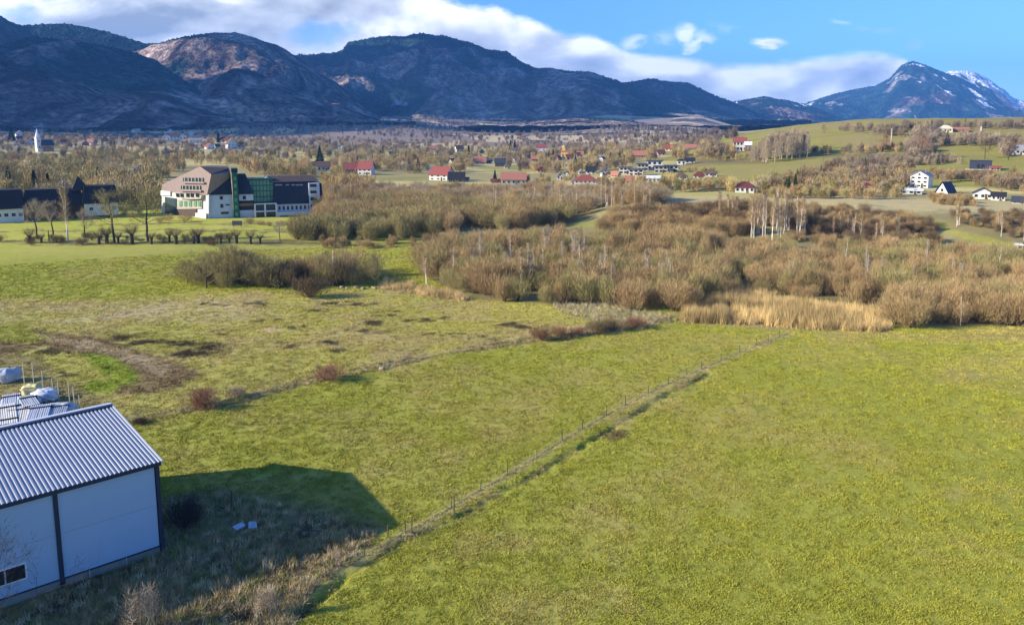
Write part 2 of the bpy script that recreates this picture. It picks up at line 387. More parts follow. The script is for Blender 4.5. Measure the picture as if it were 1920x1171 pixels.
    mx((az > -13.5) * (az < -2) * .5 * np.exp(-((wy - 458) / 5) ** 2), G_BROWN)
    # floor under the thickets
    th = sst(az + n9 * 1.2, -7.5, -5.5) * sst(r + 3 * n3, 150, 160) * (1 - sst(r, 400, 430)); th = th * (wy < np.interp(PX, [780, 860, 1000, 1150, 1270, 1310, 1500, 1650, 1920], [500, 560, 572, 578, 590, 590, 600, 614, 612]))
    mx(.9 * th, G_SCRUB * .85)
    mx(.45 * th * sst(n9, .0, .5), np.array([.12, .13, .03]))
    poly([(980, 428), (1100, 415), (1260, 420), (1420, 432), (1420, 440), (1240, 428), (1130, 424), (1000, 440)], np.array([.20, .20, .055]), .9)
    poly([(1240, 398), (1290, 386), (1345, 378), (1310, 392), (1260, 404)], np.array([.26, .24, .06]), .9)
    poly([(1230, 372), (1300, 366), (1560, 376), (1760, 384), (1990, 392), (1990, 400), (1700, 394), (1500, 384), (1250, 378)], G_STRAW * .8, .85)
    poly([(1720, 404), (1735, 402), (1790, 430), (1900, 458), (1990, 470), (1990, 476), (1860, 462), (1770, 434)], np.array([.24, .23, .04]), .95)
    poly([(1790, 466), (1990, 462), (1990, 480), (1800, 474)], np.array([.17, .22, .03]), .95)
    poly([(1690, 400), (1990, 402), (1990, 462), (1890, 458), (1780, 425)], np.array([.14, .115, .05]), .5)
    # reed bed ground
    poly([(1270, 600), (1300, 575), (1400, 565), (1560, 580), (1660, 590), (1670, 622), (1500, 618), (1280, 606)], G_STRAW * .7, .9)
    poly([(1480, 622), (1700, 622), (1990, 616), (1990, 640), (1600, 640)], G_DRY * .9, .5)
    poly([(720, 530), (800, 535), (870, 560), (830, 566), (740, 548), (700, 544)], G_STRAW * .7, .6)
    # valley floor with village
    v = sst(r, 395, 430)
    patch = fbm(X, Y, 70, 3, 71); strip = fbm(X * .35 + Y, Y * .6, 90, 3, 72)
    c2 = np.where((strip > .02)[..., None], G_FIELD, G_WOOD * 1.25); w = v[..., None]; C[:] = C * (1 - w) + c2 * w
    mx(v * .6 * sst(patch, .1, .5), np.array([.17, .175, .045]))
    # hill pastures
    hh = sst(az + 3 * fbm(X, Y, 60, 2, 73), 9.5, 12) * sst(r, 425, 450) * (1 - sst(r, 1050, 1200))
    mx(hh, np.array([.28, .25, .058])); mx(hh * .7 * sst(patch, .1, .6), np.array([.29, .23, .09])); mx(hh * .45 * sst(-patch, .15, .5), np.array([.225, .235, .04]))
    tr = fbm(X * .25, Y, 26, 3, 96); mx(hh * .45 * sst(tr, .1, .5), np.array([.20, .165, .07])); C[:] = C * (1 - .14 * hh[..., None])
    for ln in ([(1290, 300), (1440, 305)], [(1500, 292), (1700, 290), (1790, 270)], [(1510, 316), (1620, 325)], [(1270, 308), (1430, 298)]):
        d, s = dline(PX, PY, ln); mx(hh * .8 * np.exp(-(d / 3.0) ** 2), G_BROWN)
    poly([(1235, 362), (1330, 360), (1560, 364), (1760, 372), (1990, 382), (1990, 400), (1700, 392), (1500, 384), (1250, 376)], G_STRAW * .85, .8)
    poly([(1180, 352), (1400, 362), (1560, 366), (1240, 368)], np.array([.30, .28, .07]), .7)
    # foothills
    f = sst(r, 1050, 1500)[..., None]
    q = fbm(X * .9 + .2 * Y, Y * .35, 150, 5, 75); c3 = np.where((q > .20)[..., None], np.array([.44, .35, .20]), np.array([.21, .165, .13]))
    q2 = fbm(X, Y, 160, 3, 76); c3 = np.where(((q2 > .25) & (q <= .16))[..., None], np.array([.07, .062, .06]), c3)  # dark forest strips, with cloud shade put into their colour
    C[:] = C * (1 - f) + c3 * f
    C = C * (1 + .42 * sst(r, 215, 300) * (1 - .6 * sst(r, 420, 600)))[..., None]  # far ground coloured lighter, standing in for sun caught by grass blades
    return np.clip(C, 0, .8)

def build_ground():
    azf = np.linspace(-37, 37, 1150); side = np.array([-180, -150, -120, -100, -85, -70, -58, -50, -44, -40])
    az = np.radians(np.concatenate([side, azf, -side[::-1]]))
    rr = np.concatenate([[.5, 8, 16, 24], np.exp(np.linspace(math.log(30), math.log(5200), 1000)), [7000, 12000, 25000, 50000]])
    A, Rr = np.meshgrid(az, rr); X = Rr * np.sin(A); Y = Rr * np.cos(A)
    Z = ground_z(X.ravel(), Y.ravel()).reshape(X.shape); Z[-3:] = 60
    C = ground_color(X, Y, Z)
    n, m = X.shape; idx = np.arange(n * m).reshape(n, m)
    q = np.stack([idx[:-1, :-1], idx[:-1, 1:], idx[1:, 1:], idx[1:, :-1]], -1).reshape(-1, 4)[:, ::-1]
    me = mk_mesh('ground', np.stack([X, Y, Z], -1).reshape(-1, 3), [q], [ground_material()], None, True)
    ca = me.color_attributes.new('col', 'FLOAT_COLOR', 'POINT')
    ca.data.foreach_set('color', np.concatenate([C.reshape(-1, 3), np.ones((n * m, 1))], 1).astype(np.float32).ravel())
    tag(link('ground', me), kind='structure')
build_ground()

# ------------------------------------------------------------------ mountains
def mountain_material():
    m = bpy.data.materials.new('mountain_forest'); m.use_nodes = True; t = NT(m.node_tree); b = m.node_tree.nodes['Principled BSDF']
    b.inputs['Roughness'].default_value = 1; b.inputs['Specular IOR Level'].default_value = 0
    at = t.n('ShaderNodeAttribute'); at.attribute_name = 'col'; pos = t.n('ShaderNodeNewGeometry').outputs['Position']
    sq = t.n('ShaderNodeVectorMath', operation='MULTIPLY'); t.l(pos, sq.inputs[0]); sq.inputs[1].default_value = (1, 1, .30); pos = sq.outputs[0]
    n1 = t.noise(pos, .050, 4, .75); n2 = t.noise(pos, .013, 4, .65)
    k = t.m('MULTIPLY', t.mr(n1, .34, .66, .30, 1.75), t.mr(n2, .3, .7, .50, 1.5))
    t.l(t.mix(1.0, at.outputs['Color'], t.comb(k, k, k), 'MULTIPLY'), b.inputs['Base Color'])
    bm = t.n('ShaderNodeBump'); bm.inputs['Distance'].default_value = 26; bm.inputs['Strength'].default_value = 1
    t.l(t.m('ADD', n1, n2), bm.inputs['Height']); t.l(bm.outputs[0], b.inputs['Normal'])
    return m
MM = mountain_material()
C_BEECH = np.array([.190, .145, .122]); C_PINE = np.array([.016, .034, .026]); C_ROCK = np.array([.30, .28, .26]); C_SNOW = np.array([.85, .87, .9])
def mountain(name, pts, rr, rb, zb, seed, amp, pine, snow=0, nx=1000, nt=190, back=.6, rock=0, prof=1.1, edge=None, wl=600):
    xs = np.linspace(pts[0][0], pts[-1][0], nx); ys = np.interp(xs, [p[0] for p in pts], [p[1] for p in pts])
    u = (xs - CX) / F; v = (Y0 - ys) / F; d1 = cp + v * sp; tanaz = u / d1; sec = np.hypot(1, tanaz)
    rr = rr * (1 + .06 * np.sin(xs / 170. + seed)); elev = (-sp + v * cp) / d1 / sec
    zr = HC + rr * elev
    t = np.concatenate([np.linspace(0, 1, nt), 1 + np.linspace(0, back, nt // 4)[1:]])
    T, _ = np.meshgrid(t, xs, indexing='ij'); rbv = rb
    RR = rbv + (rr[None] - rbv) * T
    az = np.arctan(tanaz)[None] * np.ones_like(T); X = RR * np.sin(az); Y = RR * np.cos(az)
    Tf = np.clip(T, 0, 1); h = Tf ** prof
    Z = zb + (zr[None] - zb) * h; Z = np.where(T > 1, zr[None] - (zr[None] - zb) * (T - 1) * .9, Z)
    w = np.sin(np.pi * np.clip(Tf, 0, 1)) ** .7 * (T <= 1) + (T > 1) * .5
    g = 1 - np.abs(fbm(X * 1.0, Y * .45, wl, 5, seed, .5)) * 2.2
    g2 = fbm(X, Y, wl * .35, 4, seed + 7)
    sc = (zr[None] - zb)
    ramp = np.clip((1 - Tf) * 6, 0, 1)
    Z = Z + w * sc * amp * 1.5 * (g - .45) + ramp * sc * amp * .5 * g2 * (Tf > 0)
    Z = Z + (4.0 + 0 * Tf) * fbm(X, Y, 26, 2, seed + 9) * (rr.mean() / 4000) ** .5 * (.4 + .6 * ramp)
    rg_ = sst(Tf, .80, 1.0) * (T <= 1.02)
    # colours: broadleaf below, conifers in patches, near the ridge and in the gullies, snow and rock high up
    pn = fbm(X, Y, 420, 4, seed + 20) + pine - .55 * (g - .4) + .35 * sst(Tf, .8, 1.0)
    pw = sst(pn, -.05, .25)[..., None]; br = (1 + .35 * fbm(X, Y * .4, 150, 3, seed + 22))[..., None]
    st = fbm(az * rr.mean() / 55 + 6 * fbm(X, Y, 300, 2, seed + 50), T * 2.2, 1.0, 3, seed + 40); st2 = fbm(az * rr.mean() / 190 + 3 * fbm(X, Y, 500, 2, seed + 51), T * 1.6, 1.0, 3, seed + 41)  # downslope streaks of forest tone, standing in for gully relief in shade
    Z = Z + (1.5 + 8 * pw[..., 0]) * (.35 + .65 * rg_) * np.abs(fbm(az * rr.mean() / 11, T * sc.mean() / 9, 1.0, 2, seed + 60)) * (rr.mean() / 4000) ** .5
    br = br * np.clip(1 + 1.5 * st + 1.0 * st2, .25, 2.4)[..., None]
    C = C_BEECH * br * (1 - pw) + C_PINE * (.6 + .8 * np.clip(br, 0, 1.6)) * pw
    ft = (sst(.16 + .12 * fbm(X, Y, 260, 3, seed + 70) - Tf, 0, .05) * sst(fbm(X, Y * .5, 120, 3, seed + 71), -.25, .1) * (T < 1))[..., None]; ft = ft * (seed != 101); C = C * (1 - ft * .5) + np.array([.32, .25, .17]) * ft * .5
    if rock:
        rw = sst(fbm(X, Y * .5, 170, 4, seed + 30) + rock * (.25 + .75 * Tf) - .55, 0, .12)[..., None]; C = C * (1 - rw) + C_ROCK * rw
    if snow:
        sw = sst(fbm(X + Z * .5, Y * .5, 150, 4, seed + 31) + snow * sst(Tf, .15, 1.) - .75, 0, .12)[..., None]; C = C * (1 - sw) + C_SNOW * sw
    n, m = X.shape; idx = np.arange(n * m).reshape(n, m)
    q = np.stack([idx[:-1, :-1], idx[:-1, 1:], idx[1:, 1:], idx[1:, :-1]], -1).reshape(-1, 4)[:, ::-1]
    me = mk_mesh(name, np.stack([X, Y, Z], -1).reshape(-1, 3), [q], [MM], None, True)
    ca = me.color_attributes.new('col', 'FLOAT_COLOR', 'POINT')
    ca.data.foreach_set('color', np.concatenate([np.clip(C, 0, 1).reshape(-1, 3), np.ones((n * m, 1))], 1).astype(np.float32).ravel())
    return tag(link(name, me), kind='structure')
mountain('mountain', [(-420, -20), (-250, 20), (-120, 60), (-40, 80), (0, 88), (60, 70), (130, 76), (200, 87), (250, 99), (290, 112), (330, 141), (370, 167), (410, 190), (440, 206), (480, 226), (560, 250)], 2900, 2150, 30, 101, .10, -.12)
mountain('mountain', [(-420, -60), (-200, -10), (-60, 12), (0, 33), (40, 50), (75, 46), (120, 45), (160, 51), (200, 60), (240, 72), (275, 83), (300, 81), (345, 72), (420, 110), (500, 190)], 4000, 2900, 60, 102, .10, .28)
mountain('mountain', [(180, 150), (240, 104), (290, 86), (340, 73), (400, 68), (440, 66), (480, 77), (520, 90), (555, 105), (590, 128), (640, 163), (680, 198), (720, 224), (780, 245)], 3700, 2500, 45, 103, .13, -.42, wl=420)
mountain('mountain', [(480, 160), (540, 112), (560, 106), (620, 100), (640, 97), (652, 80), (680, 75), (700, 71), (750, 75), (790, 68), (830, 67), (870, 78), (900, 92), (950, 97), (975, 115), (1000, 127), (1040, 132), (1110, 136), (1150, 150),
                      (1250, 182), (1350, 217), (1450, 246), (1520, 262)], 4700, 3300, 55, 104, .13, .02, rock=.16, nx=1300, wl=520)
mountain('mountain', [(1020, 200), (1100, 155), (1170, 155), (1215, 150), (1290, 156), (1310, 165), (1340, 180), (1375, 192), (1420, 214), (1460, 234), (1520, 256)], 5600, 4300, 30, 105, .12, .22)
mountain('mountain', [(1250, 240), (1340, 202), (1375, 193), (1400, 187), (1430, 183), (1480, 189), (1520, 200), (1560, 215), (1620, 238), (1700, 252)], 6600, 5200, 0, 106, .12, .3, snow=.25)
mountain('mountain', [(1380, 245), (1440, 216), (1500, 197), (1560, 178), (1640, 165), (1670, 150), (1690, 128), (1710, 120), (1740, 124), (1770, 137), (1800, 150), (1840, 172), (1880, 198), (1920, 214), (1980, 236), (2060, 256)], 9600, 7300, 0, 107, .17, .66, snow=.34, rock=.2, wl=1100)
mountain('mountain', [(1650, 215), (1740, 150), (1775, 137), (1800, 134), (1830, 138), (1860, 155), (1880, 168), (1900, 185), (1920, 191), (1960, 205), (2040, 230), (2150, 250)], 11200, 9000, 20, 108, .22, .28, snow=1.05, rock=.6, wl=900)
mountain('hills', [(860, 246), (940, 236), (1000, 228), (1080, 220), (1150, 223), (1250, 237), (1350, 256), (1440, 268), (1540, 276)], 3050, 2100, 34, 109, .10, -.28, wl=300)

# ------------------------------------------------------------------ clouds added unseen above the frame for their shadows; haze
def cloud_material():
    m = bpy.data.materials.new('shadow_cloud'); m.use_nodes = True; b = m.node_tree.nodes['Principled BSDF']
    b.inputs['Base Color'].default_value = (.9, .9, .9, 1); b.inputs['Roughness'].default_value = 1; return m
CM = cloud_material()
def shade_cloud(px, dist, z, rx, ry, seed, alt=1250.):
    """a cloud added out of view, hung so that its shadow falls on the slope at (px, dist, z)"""
    ta = (px - CX) / F / cp; h = math.atan(ta); x = dist * math.sin(h); y = dist * math.cos(h); k = (alt - z) / sdir.z
    c = np.array([x + sdir.x * k, y + sdir.y * k, alt])
    th = np.linspace(0, 2 * math.pi, 97)[:-1]; ph = np.linspace(0, math.pi, 25)
    P, T = np.meshgrid(ph, th, indexing='ij'); dx = np.sin(P) * np.cos(T); dy = np.sin(P) * np.sin(T); dz = np.cos(P)
    rr = 1 + .30 * fbm(dx * rx + seed * 777, dy * ry + seed * 333, 260, 4, seed) + .12 * fbm(dx * rx, dz * 300 + dy * ry, 90, 3, seed + 3)
    V = np.stack([dx * rr * rx, dy * rr * ry, dz * rr * 110], -1).reshape(-1, 3) + c
    n, m = P.shape; i = np.arange(n * m).reshape(n, m); j = np.roll(i, -1, 1)
    q = np.stack([i[:-1], i[1:], j[1:], j[:-1]], -1).reshape(-1, 4)
    tag(link('shadow_cloud', mk_mesh('shadow_cloud', V, [q], [CM], None, True)), kind='structure')
for i, a in enumerate(((-20, 2700, 250, 900, 420), (300, 2420, 90, 480, 190), (900, 3600, 90, 560, 300), (1080, 3500, 90, 420, 240), (800, 4300, 350, 620, 560), (1010, 4200, 250, 520, 620), (1240, 5000, 250, 900, 620), (-300, 2700, 300, 900, 600),
                       (1120, 3300, 80, 260, 160), (600, 2900, 60, 330, 120))):
    shade_cloud(*a, seed=200 + i)

def haze():
    x0, x1, y0_, y1, z0, z1 = -16000, 16000, -400, 14500, -2.5, 1010
    x0, x1, y0_, y1, z0, z1 = -15000., 15000., -300., 14000., -4., 1100.
    o = MB().box(((x0 + x1) / 2, (y0_ + y1) / 2, (z0 + z1) / 2), (x1 - x0, y1 - y0_, z1 - z0)).mesh('haze')
    m = bpy.data.materials.new('haze'); m.use_nodes = True; t = m.node_tree; t.nodes.clear()
    out = t.nodes.new('ShaderNodeOutputMaterial'); v = t.nodes.new('ShaderNodeVolumePrincipled')
    v.inputs['Color'].default_value = (.13, .40, 1, 1); v.inputs['Density'].default_value = HAZE_D; v.inputs['Anisotropy'].default_value = 0.0
    t.links.new(v.outputs[0], out.inputs['Volume']); o.materials.append(m)
    tag(link('haze', o), kind='stuff')
HAZE_D = 7.5e-5
haze()
# ------------------------------------------------------------------ materials of objects
M = {}
def defmats():
    M['twig_brown'] = mat('twig_brown', (.37, .262, .125), .9, .2, 1.5, obrand=.16, spec=.1)
    M['twig_olive'] = mat('twig_olive', (.31, .262, .110), .9, .2, 1.5, obrand=.16, spec=.1)
    M['twig_red'] = mat('twig_red', (.26, .140, .085), .9, .2, 1.5, obrand=.15, spec=.1)
    M['twig_grey'] = mat('twig_grey', (.37, .30, .20), .9, .2, 1.5, obrand=.12, spec=.1)
    M['twig_dark'] = mat('twig_dark', (.16, .115, .066), .9, .2, 1.5, obrand=.2, spec=.1)
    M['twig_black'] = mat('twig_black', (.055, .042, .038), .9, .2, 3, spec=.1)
    M['bark'] = mat('bark', (.085, .068, .050), .95, .3, 3, bump=.03, spec=.1)
    M['bark_pale'] = mat('bark_pale', (.42, .36, .28), .9, .25, 1.2, obrand=.12, spec=.1)
    M['birch_bark'] = mat('birch_bark', (.74, .68, .60), .8, .2, 2.5, spec=.2, obrand=.1)
    M['needles'] = mat('needles', (.026, .055, .018), .9, .3, 2, obrand=.25, spec=.1)
    M['needles_light'] = mat('needles_light', (.085, .110, .022), .9, .3, 2, spec=.1)
    M['reed'] = mat('reed', (.52, .39, .175), .9, .3, .3, spec=.1)
    M['grass'] = None
    M['white'] = mat('white_render', (.60, .59, .56), .8, .08, .8)
    M['cream'] = mat('cream_render', (.58, .52, .38), .8, .1, .8)
    M['grey'] = mat('grey_render', (.42, .41, .39), .8, .12, .8)
    M['timber'] = mat('dark_timber', (.075, .052, .038), .8, .25, 2)
    M['brown_wall'] = mat('brown_wall', (.22, .14, .085), .8, .2, 1.5)
    M['orange_wall'] = mat('orange_wall', (.60, .30, .12), .8, .1, 1)
    M['red_roof'] = mat('red_roof', (.25, .070, .055), .7, .25, 1.3, bump=.03, bscale=6)
    M['orange_roof'] = mat('orange_roof', (.36, .15, .10), .7, .2, 1.3, bump=.03, bscale=6)
    M['dark_red_roof'] = mat('dark_red_roof', (.13, .038, .032), .7, .25, 1.3, bump=.03, bscale=6)
    M['brown_roof'] = mat('brown_roof', (.12, .075, .055), .75, .25, 1.3, bump=.03, bscale=6)
    M['slate'] = mat('slate_roof', (.045, .052, .068), .6, .25, 1.5, bump=.03, bscale=6)
    M['black_roof'] = mat('black_roof', (.022, .022, .028), .8, .3, 1, bump=.03, bscale=5)
    M['grey_roof'] = mat('grey_roof', (.24, .25, .27), .6, .15, 1.5)
    M['white_roof'] = mat('white_roof', (.66, .68, .70), .6, .1, 1.5)
    M['glass'] = mat('window_glass', (.020, .024, .030), .12, .1, 2, spec=.6)
    M['frame'] = mat('window_frame', (.70, .70, .68), .5, .05)
    M['concrete'] = mat('concrete', (.36, .35, .33), .9, .2, 1.2, bump=.02)
    M['pole'] = mat('pole_concrete', (.58, .53, .42), .9, .1, 2)
    M['wood'] = mat('weathered_wood', (.095, .075, .055), .9, .3, 4)
    M['wire'] = mat('wire', (.10, .09, .08), .6, .1)
defmats()

# ------------------------------------------------------------------ plant meshes
def unit(v): return v / (np.linalg.norm(v, axis=-1, keepdims=True) + 1e-9)
def bush_meshes(seed, H, Wd, nt, nst=16, tl=1.0, tw=.035, lo=.10, shell=.55, fan=.9):
    """multi-stemmed bare bush: crown of fine twigs in an uneven egg shape, fanning stems"""
    rng = np.random.default_rng(seed); a = MB(); b = MB(); rx = Wd / 2
    nl = 9; lob = np.c_[rng.uniform(-.62, .62, (nl, 2)) * rx * 1.15, rng.uniform(.42, .66, nl) * H]; lr = rng.uniform(.34, .58, nl) * rx; lh = rng.uniform(.34, .50, nl) * H
    lh = np.minimum(lh, H * 1.04 - lob[:, 2] + rng.uniform(-.22, .10, nl) * H)
    k = rng.integers(0, nl, nt); d = unit(rng.normal(size=(nt, 3))); rad = rng.uniform(0, 1, nt) ** (1 / 3 * (1 - shell) + .12) * (1 + .28 * np.abs(rng.normal(size=nt)) * (rng.uniform(size=nt) < .35))
    P = lob[k] + d * rad[:, None] * np.c_[lr[k], lr[k], lh[k]]
    P = P[P[:, 2] > H * lo * rng.uniform(.4, 1.6, len(P))]
    base = np.c_[P[:, :2] * .25, np.full(len(P), -H * .15)]
    D = unit(P - base) * fan + rng.normal(size=P.shape) * .28 + [0, 0, .25]
    L = tl * rng.uniform(.5, 1.3, len(P)); P = P - unit(D) * L[:, None] * .6
    P[:, 2] = np.maximum(P[:, 2], .02); a.twigs(P, D, L, tw, rng)
    for i in range(nst):
        t = rng.integers(0, nl); e = lob[t] + rng.normal(size=3) * [rx * .3, rx * .3, H * .12]; s = np.array([e[0] * .12, e[1] * .12, -.1])
        mid = s * .45 + e * .55 + [0, 0, -H * .02]; mid[:2] *= .8
        b.tube([s, (s + mid) / 2, mid, e], [.09 * H / 6, .07 * H / 6, .045 * H / 6, .015], 4)
    return a.mesh('twigs'), b.mesh('stems', smooth=True)

def grow(rng, b, tw, p, d, L, r, lvl, maxl, spread=.6, up=.15, nb=(3, 5), tips=None, curve=.12):
    """recursive bare branching"""
    n = 4; pts = [p]; dd = d
    for i in range(n):
        dd = unit(dd + rng.normal(size=3) * curve + [0, 0, up * .3]); pts.append(pts[-1] + dd * L / n)
    b.tube(pts, np.linspace(r, r * .45, n + 1), 5 if lvl < 2 else 3)
    if lvl >= maxl:
        if tips is not None: tips.append((pts[-1], dd)); tips.append((pts[2], dd)); tips.append((pts[3], dd))
        return
    k = rng.integers(*nb)
    for j in range(k):
        q = rng.uniform(.3, 1.0); i = min(int(q * n), n - 1); st = pts[i] + (pts[i + 1] - pts[i]) * (q * n - i)
        nd = unit(dd + rng.normal(size=3) * spread + [0, 0, up])
        grow(rng, b, tw, st, nd, L * rng.uniform(.5, .75), r * .45, lvl + 1, maxl, spread, up, nb, tips, curve)
    grow(rng, b, tw, pts[-1], unit(dd + rng.normal(size=3) * .2), L * .65, r * .45, lvl + 1, maxl, spread, up, nb, tips, curve)
def bare_tree(seed, H, trunk_h, r, ntw=1500, tl=.8, tw=.03, spread=.6, up=.2, maxl=3, nmain=6, wid=.6):
    rng = np.random.default_rng(seed); b = MB(); a = MB(); tips = []
    top = np.array([rng.normal() * .3, rng.normal() * .3, H * .8]); n = 6
    pts = [np.array([0, 0, -.2])] + [np.array([top[0] * t, top[1] * t, H * .8 * t]) + rng.normal(size=3) * [.1, .1, 0] for t in np.linspace(.15, 1, n)]
    tb = MB().tube(pts, np.linspace(r, r * .2, len(pts)), 7)
    for j in range(nmain * 3):
        t = rng.uniform(trunk_h, .95); st = np.array([top[0] * t, top[1] * t, H * .8 * t]); th = rng.uniform(0, 6.283)
        L = H * wid * (1.05 - t) * rng.uniform(.35, .7) + .6
        grow(rng, b, a, st, unit(np.array([math.cos(th), math.sin(th), .35 + t * .6])), L, r * .3 * (1.2 - t), 1, maxl, spread, up, (2, 4), tips)
    tp = np.array([q[0] for q in tips]); td = np.array([q[1] for q in tips]); k = rng.integers(0, len(tp), ntw)
    P = tp[k] + rng.normal(size=(ntw, 3)) * .22; D = td[k] + rng.normal(size=(ntw, 3)) * .55 + [0, 0, up]
    a.twigs(P, D, tl * rng.uniform(.5, 1.3, ntw), tw, rng)
    b.add(np.vstack(a.v), (), np.arange(3 * sum(len(v) // 3 for v in a.v)).reshape(-1, 3)) if False else None
    cm = MB(); cm.v = b.v + a.v; off = b.n; cm.f4 = b.f4; cm.f3 = b.f3 + [f + off for f in a.f3]; cm.n = off + a.n
    return tb.mesh('trunk', smooth=True), cm.mesh('crown')
def birch_meshes(seed, H, stems=1, ntw=900):
    rng = np.random.default_rng(seed); tb = MB(); a = MB()
    for s in range(stems):
        lean = rng.normal(size=2) * (.06 * H if stems > 1 else .02 * H); b0 = rng.normal(size=2) * .3 * (stems > 1)
        ts = np.linspace(0, 1, 8); pts = np.c_[b0[0] + lean[0] * ts ** 1.3 + rng.normal(size=8) * .10, b0[1] + lean[1] * ts ** 1.3 + rng.normal(size=8) * .10, ts * H * .93 - .1]
        r = .0115 * H * rng.uniform(.8, 1.1) / (1 + .25 * (stems > 1)); tb.tube(pts, np.linspace(r, r * .15, 8), 5)
        nb_ = 34
        for j in range(nb_):
            t = rng.uniform(.28, .97); k = min(int(t * 7), 6); st = pts[k] + (pts[k + 1] - pts[k]) * (t * 7 - k); th = rng.uniform(0, 6.283)
            L = H * .20 * (1.15 - t) * rng.uniform(.6, 1.1); d = unit(np.array([math.cos(th) * .8, math.sin(th) * .8, 1.0])); e = st + d * L
            tb.tube([st, st + d * L * .5 + [0, 0, .1], e], [r * .22, r * .12, .008], 3)
            n = ntw // nb_; q = rng.uniform(.2, 1.1, n)[:, None]; P = st + d * L * q + rng.normal(size=(n, 3)) * .18
            a.twigs(P, d + rng.normal(size=(n, 3)) * .5 + [0, 0, .1], rng.uniform(.4, 1.0, n), .028, rng)
    return tb.mesh('trunk', smooth=True), a.mesh('crown')
def conifer_meshes(seed, H, Wd, n=2600):
    rng = np.random.default_rng(seed); a = MB(); tb = MB().tube([[0, 0, -.2], [0, 0, H * .5], [0, 0, H * .97]], [H * .016, H * .010, .02], 5)
    t = rng.uniform(0, 1, n) ** 1.35; th = rng.uniform(0, 6.283, n); lay = .80 + .20 * np.sin(t * H * 3.0 + th * 2) ; rr = Wd / 2 * (1 - t) * rng.uniform(.25, 1, n) ** .5 * lay
    P = np.c_[np.cos(th) * rr, np.sin(th) * rr, H * (.06 + .92 * t)]; D = np.c_[np.cos(th), np.sin(th), rng.uniform(-.5, .25, n)]
    a.twigs(P, D + rng.normal(size=P.shape) * .25, .7 * rng.uniform(.6, 1.5, n) * (1.2 - .6 * t), .36, rng)
    return tb.mesh('trunk', smooth=True), a.mesh('crown')
def poplar_meshes(seed, H, Wd, n=1300):
    rng = np.random.default_rng(seed); a = MB(); tb = MB(); tb.tube([[0, 0, -.2], [.1, 0, H * .4], [0, .1, H * .95]], [.2, .14, .03], 5)
    for j in range(26):
        t = rng.uniform(.15, .85); th = rng.uniform(0, 6.283); L = H * .22 * rng.uniform(.6, 1.2) * (1.2 - t); st = np.array([0, 0, t * H])
        tb.tube([st, st + np.array([math.cos(th) * L * .28, math.sin(th) * L * .28, L])], [.07, .015], 3)
    t = rng.uniform(.16, 1, n); th = rng.uniform(0, 6.283, n); r_ = Wd / 2 * np.sin(np.pi * np.clip(t * .82 + .12, 0, 1)) ** .7 * rng.uniform(.1, 1, n) ** .5
    P = np.c_[np.cos(th) * r_, np.sin(th) * r_, H * t * .97]; a.twigs(P, np.c_[np.cos(th) * .3, np.sin(th) * .3, np.ones(n)] + rng.normal(size=P.shape) * .15, rng.uniform(.8, 1.8, n), .05, rng)
    return tb.mesh('trunk', smooth=True), a.mesh('crown')

def plant(name, ms, mats_, names, label, cat, loc, rz=0, sc=1.0, group=None, szh=None):
    """a plant: Empty with its parts; meshes are shared"""
    r = thing(name, label, cat, loc, rz, group); r.scale = (sc, sc, szh or sc)
    for me, mt, nm in zip(ms, mats_, names):
        if me.materials:
            o = link(nm, me, r)
            if me.materials[0] != mt: o.material_slots[0].link = 'OBJECT'; o.material_slots[0].material = mt
        else: me.materials.append(mt); o = link(nm, me, r)
    return r
def rcopy(root, loc, rz, sc, label=None, szh=None):
    r = root.copy(); S.collection.objects.link(r); r.location = loc; r.rotation_euler = (0, 0, rz); r.scale = (sc, sc, szh or sc)
    if label: r['label'] = label
    for ch in root.children:
        c = ch.copy(); S.collection.objects.link(c); c.parent = r
    return r

